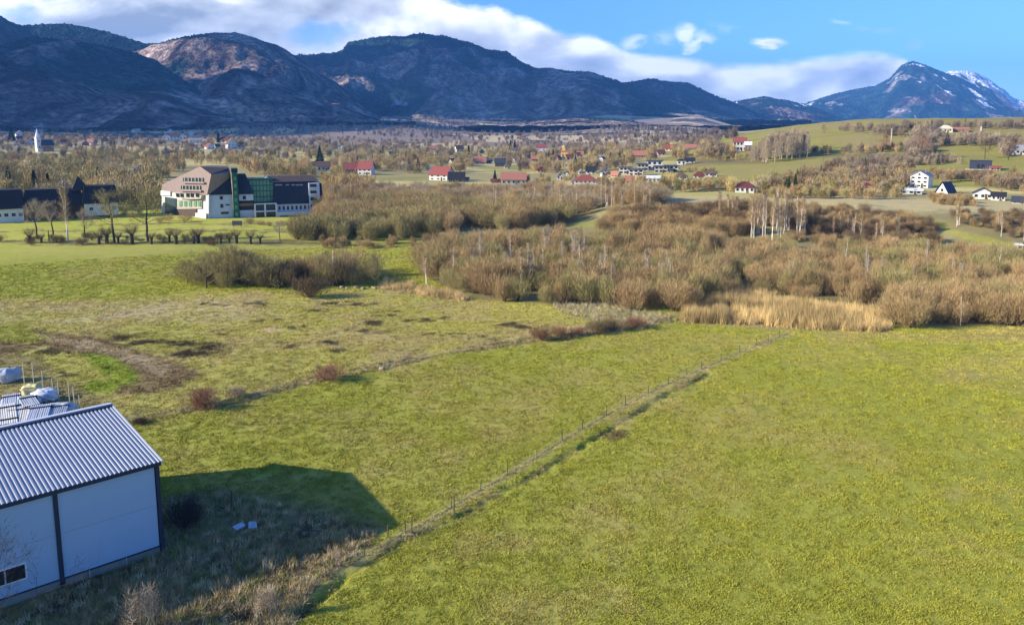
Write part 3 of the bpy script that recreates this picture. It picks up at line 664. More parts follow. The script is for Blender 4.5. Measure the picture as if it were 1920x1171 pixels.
def scatter(name, P, scale, rot, col, idx, meshes, hsc=None):
    """one object of countless instances (grass, reeds, far woods)"""
    me = bpy.data.meshes.new(name); n = len(P); me.vertices.add(n); me.vertices.foreach_set('co', np.asarray(P, np.float32).ravel())
    def at(nm, ty, key, v): a = me.attributes.new(nm, ty, 'POINT'); a.data.foreach_set(key, np.asarray(v).ravel())
    sc3 = np.stack([scale, scale, scale if hsc is None else hsc], 1).astype(np.float32)
    at('sc', 'FLOAT_VECTOR', 'vector', sc3); at('rot', 'FLOAT', 'value', np.asarray(rot, np.float32)); at('idx', 'INT', 'value', np.asarray(idx, np.int32))
    at('icol', 'FLOAT_VECTOR', 'vector', np.asarray(col, np.float32))
    o = link(name, me); g = bpy.data.node_groups.new(name, 'GeometryNodeTree')
    g.interface.new_socket('Geometry', in_out='INPUT', socket_type='NodeSocketGeometry'); g.interface.new_socket('Geometry', in_out='OUTPUT', socket_type='NodeSocketGeometry')
    N = g.nodes; L = g.links; gi = N.new('NodeGroupInput'); go = N.new('NodeGroupOutput'); jn = N.new('GeometryNodeJoinGeometry')
    def named(nm, ty): x = N.new('GeometryNodeInputNamedAttribute'); x.data_type = ty; x.inputs[0].default_value = nm; return x.outputs[0]
    cx = N.new('ShaderNodeCombineXYZ'); L.new(named('rot', 'FLOAT'), cx.inputs[2])
    for k, m_ in enumerate(meshes):
        src = bpy.data.objects.new(name + '_source', m_)
        oi = N.new('GeometryNodeObjectInfo'); oi.inputs[0].default_value = src; oi.inputs['As Instance'].default_value = True
        cmp_ = N.new('FunctionNodeCompare'); cmp_.data_type = 'INT'; cmp_.operation = 'EQUAL'; L.new(named('idx', 'INT'), cmp_.inputs[2]); cmp_.inputs[3].default_value = k
        ip = N.new('GeometryNodeInstanceOnPoints'); L.new(gi.outputs[0], ip.inputs['Points']); L.new(cmp_.outputs[0], ip.inputs['Selection'])
        L.new(oi.outputs['Geometry'], ip.inputs['Instance']); L.new(cx.outputs[0], ip.inputs['Rotation']); L.new(named('sc', 'FLOAT_VECTOR'), ip.inputs['Scale'])
        L.new(ip.outputs[0], jn.inputs[0])
    L.new(jn.outputs[0], go.inputs[0]); md = o.modifiers.new('scatter', 'NODES'); md.node_group = g
    tag(o, kind='stuff'); return o
def inst_mat(name, var=.25, rough=.9, k=1.0, sheen=0):
    m = bpy.data.materials.new(name); m.use_nodes = True; t = NT(m.node_tree); b = m.node_tree.nodes['Principled BSDF']
    b.inputs['Roughness'].default_value = rough; b.inputs['Specular IOR Level'].default_value = .1
    at = t.n('ShaderNodeAttribute'); at.attribute_type = 'INSTANCER'; at.attribute_name = 'icol'
    oi = t.n('ShaderNodeObjectInfo'); q = t.m('MULTIPLY', t.m('ADD', 1 - var, t.m('MULTIPLY', oi.outputs['Random'], 2 * var)), k)
    t.l(t.mix(1.0, at.outputs['Color'], t.comb(q, q, q), 'MULTIPLY'), b.inputs['Base Color']); return m

# ------------------------------------------------------------------ placing
def grid_in(poly, sp_, rng, jit=.8):
    """jittered world grid of ground points whose image lies in the outline"""
    h = [hit(*p) for p in poly]; X0, X1 = min(p[0] for p in h), max(p[0] for p in h); Y0_, Y1 = min(p[1] for p in h), max(p[1] for p in h)
    gx, gy = np.meshgrid(np.arange(X0, X1, sp_), np.arange(Y0_, Y1, sp_)); gx = gx.ravel() + rng.uniform(-.5, .5, gx.size) * jit * sp_; gy = gy.ravel() + rng.uniform(-.5, .5, gy.size) * jit * sp_
    z = ground_z(gx, gy); px, py = proj(gx, gy, z); k = inpoly(px, py, poly); return np.c_[gx, gy, z][k]
def px_in(poly, n, rng, fixed=None):
    a = np.array(poly, float); out = np.zeros((0, 2))
    while len(out) < n:
        q = rng.uniform(a.min(0), a.max(0), (n * 3, 2)); out = np.vstack([out, q[inpoly(q[:, 0], q[:, 1], poly)]])
    out = out[:n]; X, Y, Z, ok = hit_many(out[:, 0], out[:, 1]); return np.c_[X, Y, Z][ok]
def mpp(px, py):
    x, y, z = hit(px, py); return math.hypot(y * cp - (z - HC) * sp, 0) / F
# ------------------------------------------------------------------ grass, reeds, scrub cover
rngG = np.random.default_rng(11)
def tuft_mesh(seed, n, rad, h, w, lean=.5, mt=None):
    rng = np.random.default_rng(seed); P = np.c_[rng.normal(size=(n, 2)) * rad * .5, np.zeros(n) - .01]; D = np.c_[rng.normal(size=(n, 2)) * lean, np.ones(n)]
    me = MB().twigs(P, D, h * rng.uniform(.5, 1.3, n), w, rng).mesh('tuft'); me.materials.append(mt); return me
IM = inst_mat('grass_blades', .28); IW = inst_mat('far_wood', .22)
def grass():
    ms = [tuft_mesh(300 + i, 26, .34, .17, .045, .9, IM) for i in range(4)]
    n = 185000; az = rngG.uniform(R(-37), R(37), n); r = 36 + 200 * rngG.uniform(0, 1, n) ** 1.45; X = r * np.sin(az); Y = r * np.cos(az); Z = ground_z(X, Y); PX, PY = proj(X, Y, Z)
    lift = fbm(X, Y, 2.2, 3, 64); dF, _s = dline(X, Y, FENCE); dD, _s = dline(X, Y, DITCH); k = (dF > .6) & (dD > .55) & (PY > 455) & (PY < 1300) & ~inpoly(PX, PY, [(780, 500), (870, 560), (1270, 590), (1500, 615), (1700, 615), (2100, 610), (2100, 400), (780, 400)]) & (rngG.uniform(0, 1, n) < .55 + .6 * lift)
    P = np.c_[X, Y, Z][k]; C = ground_color(P[:, 0], P[:, 1], P[:, 2]); C = C * (1.0 + .10 * lift[k, None]) * [1.16, 1.12, 1.0] * (1 + .28 * sst(r[k], 90, 200))[:, None]  # far tufts coloured lighter to offset their own shadowing
    m = len(P); sc = rngG.uniform(.7, 1.4, m) * (.7 + r[k] / 170)
    scatter('grass', P, sc, rngG.uniform(0, 6.28, m), C, rngG.integers(0, 4, m), ms, sc * rngG.uniform(.5, 1.0, m))
grass()
def rough():
    """dead weeds and rank grass: beside the shed, along the ditch, on the bank"""
    ms = [tuft_mesh(320 + i, 40, .45, .55, .045, .55, IM) for i in range(3)] + [tuft_mesh(330 + i, 22, .35, .95, .035, .3, IM) for i in range(2)]
    P = []; Cc = []; hs = []
    scr = [(300, 1000), (330, 940), (420, 925), (520, 945), (640, 975), (705, 1000), (690, 1025), (600, 1085), (500, 1155), (420, 1250), (-60, 1300), (-60, 1170), (0, 1150), (300, 1042)]
    q = grid_in(scr, .36, rngG); n = fbm(q[:, 0], q[:, 1], 2.6, 3, 81); kk = rngG.uniform(0, 1, len(q)) < .6 + .5 * n; q = q[kk]; n = n[kk]
    cols = np.array([[.40, .31, .16], [.54, .43, .24], [.22, .25, .07], [.68, .56, .35], [.20, .155, .09]]); c = cols[rngG.choice(5, len(q), p=[.32, .24, .2, .08, .16])]
    P.append(q); Cc.append(c); hs.append(rngG.uniform(.35, 1.0, len(q)) * (1 + .5 * n))
    def along(line, w, dens, off, col, h, gap=None):
        L = np.array(line); seg = np.hypot(*np.diff(L, axis=0).T); tot = seg.sum(); m = int(tot * dens); t = rngG.uniform(0, tot, m); cs = np.r_[0, np.cumsum(seg)]; i = np.clip(np.searchsorted(cs, t) - 1, 0, len(seg) - 1)
        f = (t - cs[i]) / seg[i]; p = L[i] + (L[i + 1] - L[i]) * f[:, None]; d = unit(L[i + 1] - L[i]); nn = np.c_[d[:, 1], -d[:, 0]]; p = p + nn * (off + rngG.normal(size=m) * w)[:, None]
        if gap is not None: k = fbm(p[:, 0], p[:, 1], gap, 2, 83) > -.15; p = p[k]
        P.append(np.c_[p, ground_z(p[:, 0], p[:, 1])]); Cc.append(np.array(col) * rngG.uniform(.6, 1.4, (len(p), 1))); hs.append(rngG.uniform(.5, 1.2, len(p)) * h)
    along(FENCE[:9], .14, 3, .2, (.42, .35, .15), .25); along(DITCH, .35, 3.5, -.1, (.30, .235, .12), .36, 4); along(DITCH, .3, 2.5, .5, (.20, .23, .04), .3, 3)
    along(FENCE[8:], .25, 2.5, .3, (.42, .34, .17), .25)
    along(BANK, .8, 9, -.9, (.42, .345, .18), .5, 6); along(BANK, 1.8, 9, -2.4, (.40, .345, .14), .4, 9); along(BANK[-4:], 1.6, 22, -1.8, (.44, .36, .2), .8, 7)
    q = grid_in([(470, 1171), (560, 1110), (600, 1090), (560, 1150), (520, 1250), (400, 1250)], .35, rngG); P.append(q); Cc.append(np.array([.40, .33, .18]) * rngG.uniform(.6, 1.3, (len(q), 1))); hs.append(rngG.uniform(.4, 1.0, len(q)))
    q = grid_in([(1030, 570), (1110, 566), (1270, 592), (1240, 604), (1130, 606), (1060, 590)], .8, rngG); P.append(q); Cc.append(np.array([.48, .41, .26]) * rngG.uniform(.5, 1.2, (len(q), 1))); hs.append(rngG.uniform(.4, 1.3, len(q)))
    P = np.vstack(P); Cc = np.vstack(Cc); hs = np.concatenate(hs); m = len(P)
    scatter('weeds', P, rngG.uniform(.7, 1.2, m), rngG.uniform(0, 6.28, m), Cc, rngG.integers(0, 5, m), ms, hs)
rough()
def reeds():
    ms = [tuft_mesh(350 + i, 60, .75, 2.1, .05, .24, IM) for i in range(3)]
    P = [grid_in([(1275, 602), (1300, 584), (1345, 574), (1365, 590), (1410, 585), (1480, 568), (1520, 572), (1600, 580), (1655, 590), (1668, 618), (1640, 622), (1520, 617), (1400, 608), (1300, 606)], .62, rngG),
         grid_in([(1310, 575), (1345, 560), (1420, 560), (1500, 570), (1480, 578), (1400, 588), (1340, 580)], .75, rngG),
         grid_in([(720, 522), (760, 528), (860, 555), (880, 566), (830, 560), (740, 546), (705, 540)], .85, rngG),
         grid_in([(595, 520), (650, 512), (660, 525), (610, 535)], .9, rngG)]
    hs = np.concatenate([rngG.uniform(.7, 1.25, len(P[0])), rngG.uniform(.9, 1.4, len(P[1])), rngG.uniform(.35, .8, len(P[2])), rngG.uniform(.3, .6, len(P[3]))]); P = np.vstack(P); m = len(P)
    patch = fbm(P[:, 0], P[:, 1], 7, 3, 84); C = np.array([.72, .53, .235]) * rngG.uniform(.6, 1.2, (m, 1)) * (1 - .35 * sst(patch, 0, .5))[:, None]
    hs = hs * (1 + .45 * patch) * rngG.uniform(.65, 1.15, m); kp = rngG.uniform(size=m) < .62 + .5 * patch + .25 * fbm(P[:, 0], P[:, 1], 2.5, 2, 88); P = P[kp]; C = C[kp]; hs = hs[kp]; m = len(P)
    scatter('reeds', P, rngG.uniform(.8, 1.3, m), rngG.uniform(0, 6.28, m), C, rngG.integers(0, 3, m), ms, hs)
reeds()

# ------------------------------------------------------------------ thickets of bare willows
rT = np.random.default_rng(7)
BUSH = [bush_meshes(400 + i, 6.0, w, n, tl=1.15, tw=.042) for i, (w, n) in enumerate([(6.2, 3300), (5.0, 2600), (7.4, 4000), (6.0, 2900), (4.4, 2300), (6.8, 3500)])]
def bush_proto(i, mt, label, group): return plant('willow_shrub', BUSH[i], (mt, M['bark']), ('twigs', 'stems'), label, 'shrub', (0, 0, -999), 0, 1, group)
zones = [  # outline in photo, spacing, height range, kinds of twig
    ([(780, 505), (800, 530), (860, 560), (930, 566), (1000, 571), (1150, 578), (1250, 590), (1310, 582), (1340, 560), (1330, 520), (1240, 500), (1050, 490), (880, 488)], 4.2, (3.6, 7.2), 'ob', 'front'),
    ([(800, 500), (880, 490), (1050, 494), (1240, 504), (1330, 520), (1380, 510), (1360, 470), (1200, 470), (1000, 468), (880, 472), (800, 486)], 5.6, (4.2, 8.8), 'bbo', 'mid'),
    ([(1330, 520), (1345, 560), (1500, 566), (1640, 578), (1700, 570), (1990, 575), (1990, 492), (1760, 484), (1500, 490), (1380, 500)], 5.0, (3.4, 6.6), 'bbo', 'mid'),
    ([(1660, 592), (1678, 614), (1760, 616), (1860, 612), (1990, 608), (1990, 575), (1800, 572), (1690, 574)], 3.4, (4.0, 6.6), 'obb', 'front'),
    ([(352, 534), (400, 538), (560, 540), (700, 536), (716, 520), (640, 512), (540, 518), (440, 516), (370, 520)], 3.3, (3.2, 6.6), 'oobd', 'clump'),
    ([(560, 455), (700, 452), (820, 450), (830, 440), (700, 438), (600, 436), (545, 440)], 5.0, (5.5, 8.0), 'o', 'back'),
    ([(830, 470), (880, 478), (1000, 470), (1180, 466), (1360, 474), (1500, 482), (1700, 482), (1720, 474), (1500, 466), (1350, 462), (1150, 446), (980, 444), (840, 452)], 6.5, (3.0, 5.6), 'bo', 'back')]
cand = []
for poly, sp_, (h0, h1), kinds, z_ in zones:
    for p in grid_in(poly, sp_, rT): cand.append((p, rT.uniform(h0, h1), kinds[rT.integers(len(kinds))], z_))
far = []
for poly, n, (h0, h1), kinds in [
    ([(600, 432), (820, 436), (980, 430), (1060, 420), (1090, 405), (1000, 400), (880, 395), (760, 385), (610, 385)], 360, (5, 8), 'ob'),
    ([(600, 385), (760, 385), (930, 392), (1100, 398), (1250, 386), (1240, 372), (1000, 365), (850, 365), (700, 362), (600, 366)], 380, (4.5, 7.5), 'bg'),
    ([(1120, 440), (1300, 446), (1420, 444), (1400, 434), (1260, 426), (1140, 424)], 90, (4, 6), 'b'),
    ([(1150, 414), (1400, 422), (1500, 430), (1520, 410), (1360, 400), (1260, 406), (1160, 402)], 230, (2.5, 5.5), 'bd'),
    ([(1330, 392), (1500, 440), (1700, 446), (1760, 440), (1700, 412), (1600, 400), (1450, 392)], 330, (1.6, 4.2), 'ddb'),
    ([(1440, 455), (1700, 468), (1790, 462), (1740, 450), (1560, 444)], 60, (1.5, 4), 'bd'),
    ([(1770, 400), (1920, 402), (1990, 405), (1990, 452), (1900, 448), (1800, 420)], 90, (1.2, 3.2), 'bd'),
    ([(600, 470), (820, 462), (820, 456), (600, 456)], 26, (1.2, 3), 'b')]:
    for p in px_in(poly, n, rT): far.append((p, rT.uniform(h0, h1), kinds[rT.integers(len(kinds))]))
KM = {'o': 'twig_olive', 'b': 'twig_brown', 'g': 'twig_grey', 'd': 'twig_dark', 'r': 'twig_red'}
KC = {'o': (.31, .262, .110), 'b': (.37, .262, .125), 'g': (.36, .29, .19), 'd': (.17, .12, .07), 'r': (.28, .15, .09)}
cand.sort(key=lambda c: -c[1] / c[0][1])
NAMES = {('front'): 'bare willow shrub at the field edge of the wide brown thicket', ('mid'): 'bare willow shrub inside the wide brown thicket behind the reeds',
         ('clump'): 'bare dark willow shrub in the clump between the two left meadows', 'back': 'bare willow shrub in the far row of the brown thicket'}
GR = {'front': 'willow shrubs along the field edge', 'mid': 'willow shrubs inside the brown thicket', 'clump': 'willow shrubs of the left clump', 'back': 'willow shrubs at the back of the thicket'}
protos = {}
for k, (p, h, kd, z_) in enumerate(cand[:300]):
    i = int(rT.integers(6)); qx = float(proj(*p)[0]); tone = {'o': 'olive brown', 'b': 'rusty brown', 'g': 'grey brown', 'd': 'dark'}[kd]
    zn = {'front': ['at the left tip of the thicket', 'at the foot of the white birches', 'at the field edge left of the reed bed', 'right of the reed bed'][int(np.searchsorted([900, 1080, 1400], qx))],
          'mid': ['behind the left end of the thicket edge', 'among the birches inside the thicket', 'directly behind the reed bed', 'deep in the thicket at the right picture side'][int(np.searchsorted([960, 1290, 1600], qx))],
          'clump': ['in the left half of the clump between the meadows', 'in the right half of the clump between the meadows'][int(qx > 540)], 'back': 'in the far row at the back of the thicket'}[z_]
    size = 'tall' if h > {'front': 5.6, 'mid': 6.4, 'clump': 5, 'back': 4.4}[z_] else 'low'; lab_ = f'{size} {tone} bare willow shrub {zn}'; key = (i, kd, z_); sc = h / 6 * rT.uniform(.9, 1.15); a = (tuple(p), rT.uniform(0, 6.28), sc)
    if key not in protos:
        protos[key] = bush_proto(i, M[KM[kd]], lab_, GR[z_]); r = protos[key]; r.location = a[0]; r.rotation_euler = (0, 0, a[1]); r.scale = (sc, sc, h / 6)
    else: rcopy(protos[key], *a, label=lab_, szh=h / 6)
BI = []
for i in range(6):
    me = BUSH[i][0].copy(); me.materials.clear(); me.materials.append(IW); BI.append(me)
rest = [(p, h, kd) for p, h, kd, z_ in cand[300:]] + far; m = len(rest)
print('shrubs', len(cand), 'far', len(far))
hh = np.array([q[1] for q in rest]); scatter('far_scrub', np.array([q[0] for q in rest]), hh / 6 * rT.uniform(.9, 1.3, m), rT.uniform(0, 6.28, m), np.array([KC[q[2]] for q in rest]) * rT.uniform(.8, 1.15, (m, 1)), rT.integers(0, 6, m), BI, hh / 6)

# far woods between the houses and on the slopes
def low_tree(seed, H, Wd, n, tw=.22, tl=1.7): a, b = bush_meshes(seed, H, Wd, n, 5, tl, tw, .06, .4); a.materials.append(IW); return a
LT = [low_tree(450 + i, 9, w, 520) for i, w in enumerate((7, 8.5, 6))] + [None]
cm_ = conifer_meshes(470, 11, 4.6, 420)[1]; cm_.materials.append(IW); LT[3] = cm_
far = []
def fw(poly, n, h, kinds, con=0.0, wd=1.0):
    for p in px_in(poly, n, rT):
        c = rT.uniform() < con; far.append((p, rT.uniform(*h), KC[kinds[rT.integers(len(kinds))]] if not c else (.018, .035, .018), 3 if c else rT.integers(3), wd))
KC['p'] = (.29, .225, .15); KC['y'] = (.44, .33, .14); KC['w'] = (.19, .15, .125)
fw([(-80, 300), (200, 296), (420, 300), (600, 318), (600, 345), (480, 330), (430, 312), (360, 312), (300, 345), (300, 395), (200, 388), (190, 372), (-80, 372)], 330, (8, 13), 'oybo', .02)
fw([(-80, 372), (200, 372), (300, 372), (300, 400), (-80, 395)], 50, (7, 12), 'og')
fw([(-80, 268), (500, 272), (900, 285), (1000, 290), (1000, 300), (800, 306), (600, 300), (300, 300), (-80, 300)], 760, (5, 10), 'obpw', .05)
fw([(-80, 240), (300, 240), (520, 248), (700, 262), (900, 268), (1100, 270), (1350, 272), (1350, 282), (1000, 288), (500, 275), (-80, 268)], 1150, (5, 9), 'pwpb', .06)
fw([(-80, 224), (300, 226), (700, 232), (1000, 240), (1350, 262), (1350, 272), (900, 266), (500, 246), (-80, 240)], 1100, (6, 11), 'wwwp', .14)
fw([(480, 236), (1000, 236), (1380, 262), (1380, 250), (1100, 228), (480, 226)], 500, (7, 12), 'ww', .3)
fw([(960, 285), (1350, 280), (1400, 290), (1250, 300), (1180, 312), (1100, 330), (1000, 325), (900, 312), (930, 290)], 700, (6, 10), 'bypow', .05)
fw([(600, 300), (960, 300), (900, 318), (820, 330), (760, 325), (620, 318)], 230, (6, 10), 'obg', .04)
fw([(960, 340), (1060, 340), (1200, 340), (1400, 352), (1400, 362), (1000, 360)], 150, (3.5, 7), 'byo')
fw([(480, 330), (600, 340), (620, 360), (700, 362), (700, 346), (620, 320), (500, 315)], 60, (6, 10), 'yb')
fw([(700, 355), (900, 352), (960, 356), (960, 366), (700, 366)], 50, (2, 4), 'b')
# hill hedges and thickets
for poly, n, h, kd in [([(1410, 352), (1540, 330), (1700, 318), (1720, 335), (1690, 362), (1560, 366), (1420, 364)], 260, (4, 8), 'bdgo'), ([(1540, 322), (1600, 306), (1690, 322), (1700, 345), (1600, 338)], 110, (4, 8), 'dpw'),
                       ([(1500, 284), (1620, 282), (1700, 276), (1720, 284), (1620, 290), (1500, 288)], 60, (3, 6), 'pdb'), ([(1560, 244), (1700, 242), (1750, 250), (1730, 262), (1620, 252)], 75, (4, 8), 'wpp'),
                       ([(1690, 300), (1720, 250), (1760, 258), (1900, 268), (1990, 280), (1990, 300), (1890, 300), (1860, 275), (1760, 275), (1740, 300)], 220, (5, 9), 'pgw'), ([(1740, 330), (1880, 335), (1990, 345), (1990, 368), (1900, 362), (1800, 342), (1760, 345)], 150, (3.5, 7), 'dbp'),
                       ([(1620, 300), (1780, 300), (1800, 308), (1700, 312), (1640, 308)], 60, (3, 6), 'pwg'), ([(1740, 372), (1830, 380), (1830, 388), (1740, 384)], 40, (2, 4), 'b'), ([(1680, 238), (1990, 236), (1990, 243), (1700, 244)], 90, (4, 7), 'wp'),
                       ([(1300, 292), (1370, 290), (1420, 298), (1380, 303), (1300, 302)], 40, (3, 6), 'dbo'), ([(1265, 320), (1340, 322), (1350, 330), (1270, 330)], 20, (2, 4), 'bo'), ([(1420, 366), (1700, 366), (1700, 376), (1420, 372)], 60, (3, 6), 'yob')]:
    fw(poly, n, h, kd, .02)
# ------------------------------------------------------------------ birches and other trees one can tell apart
BIR = [birch_meshes(500 + i, 12, s, n) for i, (s, n) in enumerate([(1, 900), (1, 700), (2, 1100), (3, 1300), (1, 500)])]
def put_tree(name, ms, mats_, px, base, hpx, H, label, cat='tree', group=None, names=('trunk', 'crown'), wide=1.0):
    x, y, z = hit(px, base); h = hpx * mpp(px, base); r = plant(name, ms, mats_, names, label, cat, (x, y, z), rT.uniform(0, 6.28), h / H * wide, group, h / H); return r
BT = (M['birch_bark'], M['twig_brown'])
for px, b, hp, v, lab in [(300 + 500, 532, 66, 3, 'slim twin birch at the left end of the brown thicket'), (885, 520, 84, 3, 'white birch clump rising clear of the thicket edge'), (975, 545, 88, 3, 'cluster of white birch stems left of the thicket middle'),
                         (1005, 540, 84, 2, 'white forked birch in the middle of the thicket'), (1073, 535, 70, 3, 'bright white birch with many branches inside the thicket'), (1178, 530, 62, 0, 'single straight white birch right of the thicket middle'),
                         (1205, 530, 50, 2, 'low forked birch near the thicket right half'), (1477, 545, 62, 0, 'lone slender birch trunk behind the reed bed'), (1272, 522, 50, 4, 'thin birch in the thicket left of the reeds'),
                         (130, 452, 112, 2, 'tall pale birch in front of the dark lodge'), (625, 536, 78, 4, 'thin pale birch rising over the left willow clump'), (1800, 610, 60, 4, 'thin grey birch at the dark right thicket edge')]:
    put_tree('birch_tree', BIR[v], BT, px, b, hp, 12, lab)
for poly, n, h, lab, gr in [([(1395, 448), (1400, 435), (1500, 430), (1510, 450), (1450, 455)], 20, (72, 92), 'slender white birch in the dense row below the hill road', 'white birches in the dense row'),
                            ([(1340, 420), (1400, 425), (1395, 405), (1345, 400)], 9, (40, 55), 'short pale birch left of the dense birch row', 'birches left of the dense row'),
                            ([(1550, 455), (1590, 452), (1700, 458), (1700, 440), (1560, 440)], 11, (40, 62), 'scattered white birch right of the dense birch row', 'birches right of the dense row'),
                            ([(900, 405), (1240, 410), (1240, 385), (900, 385)], 22, (36, 62), 'pale birch in the scrub below the red roofed houses', 'birches below the village'),
                            ([(600, 368), (700, 366), (780, 378), (620, 380)], 12, (24, 40), 'small pale birch in the grey scrub right of the hotel', 'small birches right of the hotel'),
                            ([(1760, 440), (1920, 455), (1920, 430), (1800, 415)], 6, (36, 50), 'lone birch on the bank near the green track', 'birches near the green track')]:
    pr = None
    for j, p in enumerate(px_in(poly, n, rT)):
        hm = rT.uniform(*h) * (p[1] * cp - (p[2] - HC) * sp) / F; v = int(rT.integers(5)); nm = plant('birch_tree', BIR[v], BT, ('trunk', 'crown'), lab, 'tree', tuple(p), rT.uniform(0, 6.28), hm / 12 * rT.uniform(.8, 1), gr, hm / 12)
for poly, n, h, lab, gr in [([(820, 530), (1000, 552), (1280, 560), (1280, 505), (1000, 500), (830, 500)], 26, (55, 82), 'thin pale birch standing in the left half of the brown thicket', 'birches in the left half of the thicket'),
                            ([(1360, 530), (1700, 545), (1900, 560), (1900, 505), (1500, 500)], 14, (48, 70), 'thin pale birch standing in the right half of the brown thicket', 'birches in the right half of the thicket')]:
    for p in px_in(poly, n, rT):
        hm = rT.uniform(*h) * (p[1] * cp - (p[2] - HC) * sp) / F; v = int(rT.integers(5)); plant('birch_tree', BIR[v], (M['birch_bark'], M['twig_grey']), ('trunk', 'crown'), lab, 'tree', tuple(p), rT.uniform(0, 6.28), hm / 12 * rT.uniform(.8, 1), gr, hm / 12)
POP = [poplar_meshes(520 + i, 14, 2.6 + i * .4) for i in range(3)]
for j in range(56):
    t = j / 55; px = 1410 + 104 * t + rT.normal() * 2; b = 301 - 12 * t + rT.normal() * 3.5; hp = 26 + 22 * sst(t, .0, .35) - 6 * t + rT.normal() * 2
    x, y, z = hit(px, b); h = hp * mpp(px, b); plant('poplar_tree', POP[j % 3], (M['bark_pale'], M['twig_grey']), ('trunk', 'crown'), 'tall pale bare poplar in the grove on the hillside', 'tree', (x, y, z), j, h / 14 * 1.25, 'poplars of the hillside grove', h / 14)
CON = [conifer_meshes(540 + i, 12, w) for i, w in enumerate((4.6, 3.4, 6.5))]
CT = (M['bark'], M['needles'])
for px, b, hp, v, lab in [(67, 372, 54, 0, 'dark spruce behind the lodge roof, taller of the pair'), (92, 370, 46, 0, 'dark spruce behind the lodge roof, shorter of the pair'), (600, 305, 32, 2, 'broad dark green conifer above the village left of the red roofs'),
                         (879, 298, 26, 1, 'narrow dark cypress beside the orange barn'), (957, 284, 22, 1, 'left of two narrow dark firs at the village rear'), (965, 284, 22, 1, 'right of two narrow dark firs at the village rear'),
                         (22, 265, 28, 2, 'dark fir left of the white church'), (215, 276, 14, 1, 'small dark fir on the yellow field'), (928, 338, 20, 0, 'small dark fir left of the orange roofed hall'),
                         (1037, 300, 20, 0, 'small dark fir left of the yellow chapel'), (410, 268, 22, 1, 'dark fir left of the half timbered villa')]:
    put_tree('fir_tree', CON[v], CT, px, b, hp, 12, lab)
for px, b, hp, lab in [(1478, 366, 36, 'light green conifer beside the bungalow on the hill foot, left one'), (1490, 365, 40, 'light green conifer beside the bungalow on the hill foot, right one')]:
    put_tree('cypress_tree', CON[1], (M['bark'], M['needles_light']), px, b, hp, 12, lab)
MULTI = [bare_tree(570 + i, 12, .06, .22, 2600, 1.1, .05, .55, .3, 3, 9, .85) for i in range(3)]
BARE = [bare_tree(560 + i, 12, .3, .28, 1700, 1.0, .04) for i in range(3)]
for px, b, hp, v, mt, lab in [(215, 456, 112, 0, 'twig_olive', 'tall bare pollard willow with feathery crown between lodge and hotel'), (278, 452, 105, 1, 'twig_olive', 'tall bare willow with black knobbly trunk left of the hotel'), (70, 448, 80, 2, 'twig_grey', 'leaning bare tree in front of the lodge'),
                         (160, 446, 60, 1, 'twig_grey', 'grey bare tree between the birch and the white lodge wall'), (1725, 300, 52, 2, 'twig_red', 'reddish bare tree on the hill crest slope'), (1655, 285, 36, 0, 'twig_red', 'bare reddish tree left of the white pole'),
                         (1846, 298, 40, 1, 'twig_dark', 'dark bare tree behind the navy hut'), (1890, 300, 46, 2, 'twig_dark', 'dark bare tree near the grey house on the hill'), (1545, 250, 18, 0, 'twig_red', 'pinkish bare tree on the hill brow right of the poplars'),
                         (640, 350, 46, 0, 'twig_olive', 'spreading bare tree just right of the hotel'), (205, 345, 58, 1, 'twig_grey', 'high pale bare tree standing behind the lodge trees'), (100, 440, 70, 0, 'twig_grey', 'bare tree near the dark lodge entrance'),
                         (1165, 300, 30, 2, 'twig_grey', 'grey bare tree above the terraced houses'), (525, 452, 42, 2, 'twig_grey', 'pale fan shaped bare shrub tree below the hotel')]:
    put_tree('bare_tree', BARE[v], (M['bark'], M[mt]), px, b, hp, 12, lab)
for px, b, hp, v, lab in [(388, 540, 70, 0, 'tall spreading bare willow at the left end of the left clump'), (425, 538, 82, 1, 'highest bare willow of the left clump'), (462, 537, 74, 2, 'tall bare willow right of the highest one in the left clump'), (505, 540, 62, 0, 'bare willow in the middle of the left clump'), (352, 530, 44, 1, 'thin leaning bare willow left of the left clump'), (700, 535, 36, 2, 'dark bare willow at the right end of the left clump')]:
    put_tree('bare_tree', MULTI[v], (M['bark'], M['twig_olive']), px, b, hp, 12, lab, wide=1.15)
# pollards along the meadow edge
def pollard_meshes(seed):
    rng = np.random.default_rng(seed); tb = MB().tube([[0, 0, -.2], [.05, 0, 1.2], [0, .1, 2.2], [.1, 0, 2.7]], [.62, .5, .62, .3], 8)
    for j in range(4): th = j * 1.6 + rng.uniform(0, 1); tb.tube([[0, 0, 2.0], [math.cos(th) * .7, math.sin(th) * .7, 2.8]], [.35, .22], 6)
    n = 420; th = rng.uniform(0, 6.28, n); D = np.c_[np.cos(th) * .8, np.sin(th) * .8, rng.uniform(.3, 1.8, n)]; P = np.c_[np.cos(th) * .5, np.sin(th) * .5, rng.uniform(2.2, 2.9, n)] + unit(D) * rng.uniform(0, 1.6, n)[:, None]
    a = MB().twigs(P, D, rng.uniform(1.0, 2.8, n), .04, rng); return tb.mesh('trunk', smooth=True), a.mesh('crown')
POL = [pollard_meshes(600 + i) for i in range(3)]
for j, px in enumerate((56, 78, 186, 201, 222, 248, 284, 318, 330, 364, 372, 400, 414, 430, 444, 470, 488)):
    x, y, z = hit(px, 457 + rT.normal() * 1.2); s = rT.uniform(.55, 1.0); plant('pollard_willow', POL[j % 3], (M['bark'], M['twig_dark']), ('trunk', 'crown'), 'stubby dark pollard willow in the row along the meadow edge', 'tree', (x, y, z), rT.uniform(0, 6), s, 'pollard willows along the meadow edge', s * rT.uniform(.9, 1.2))
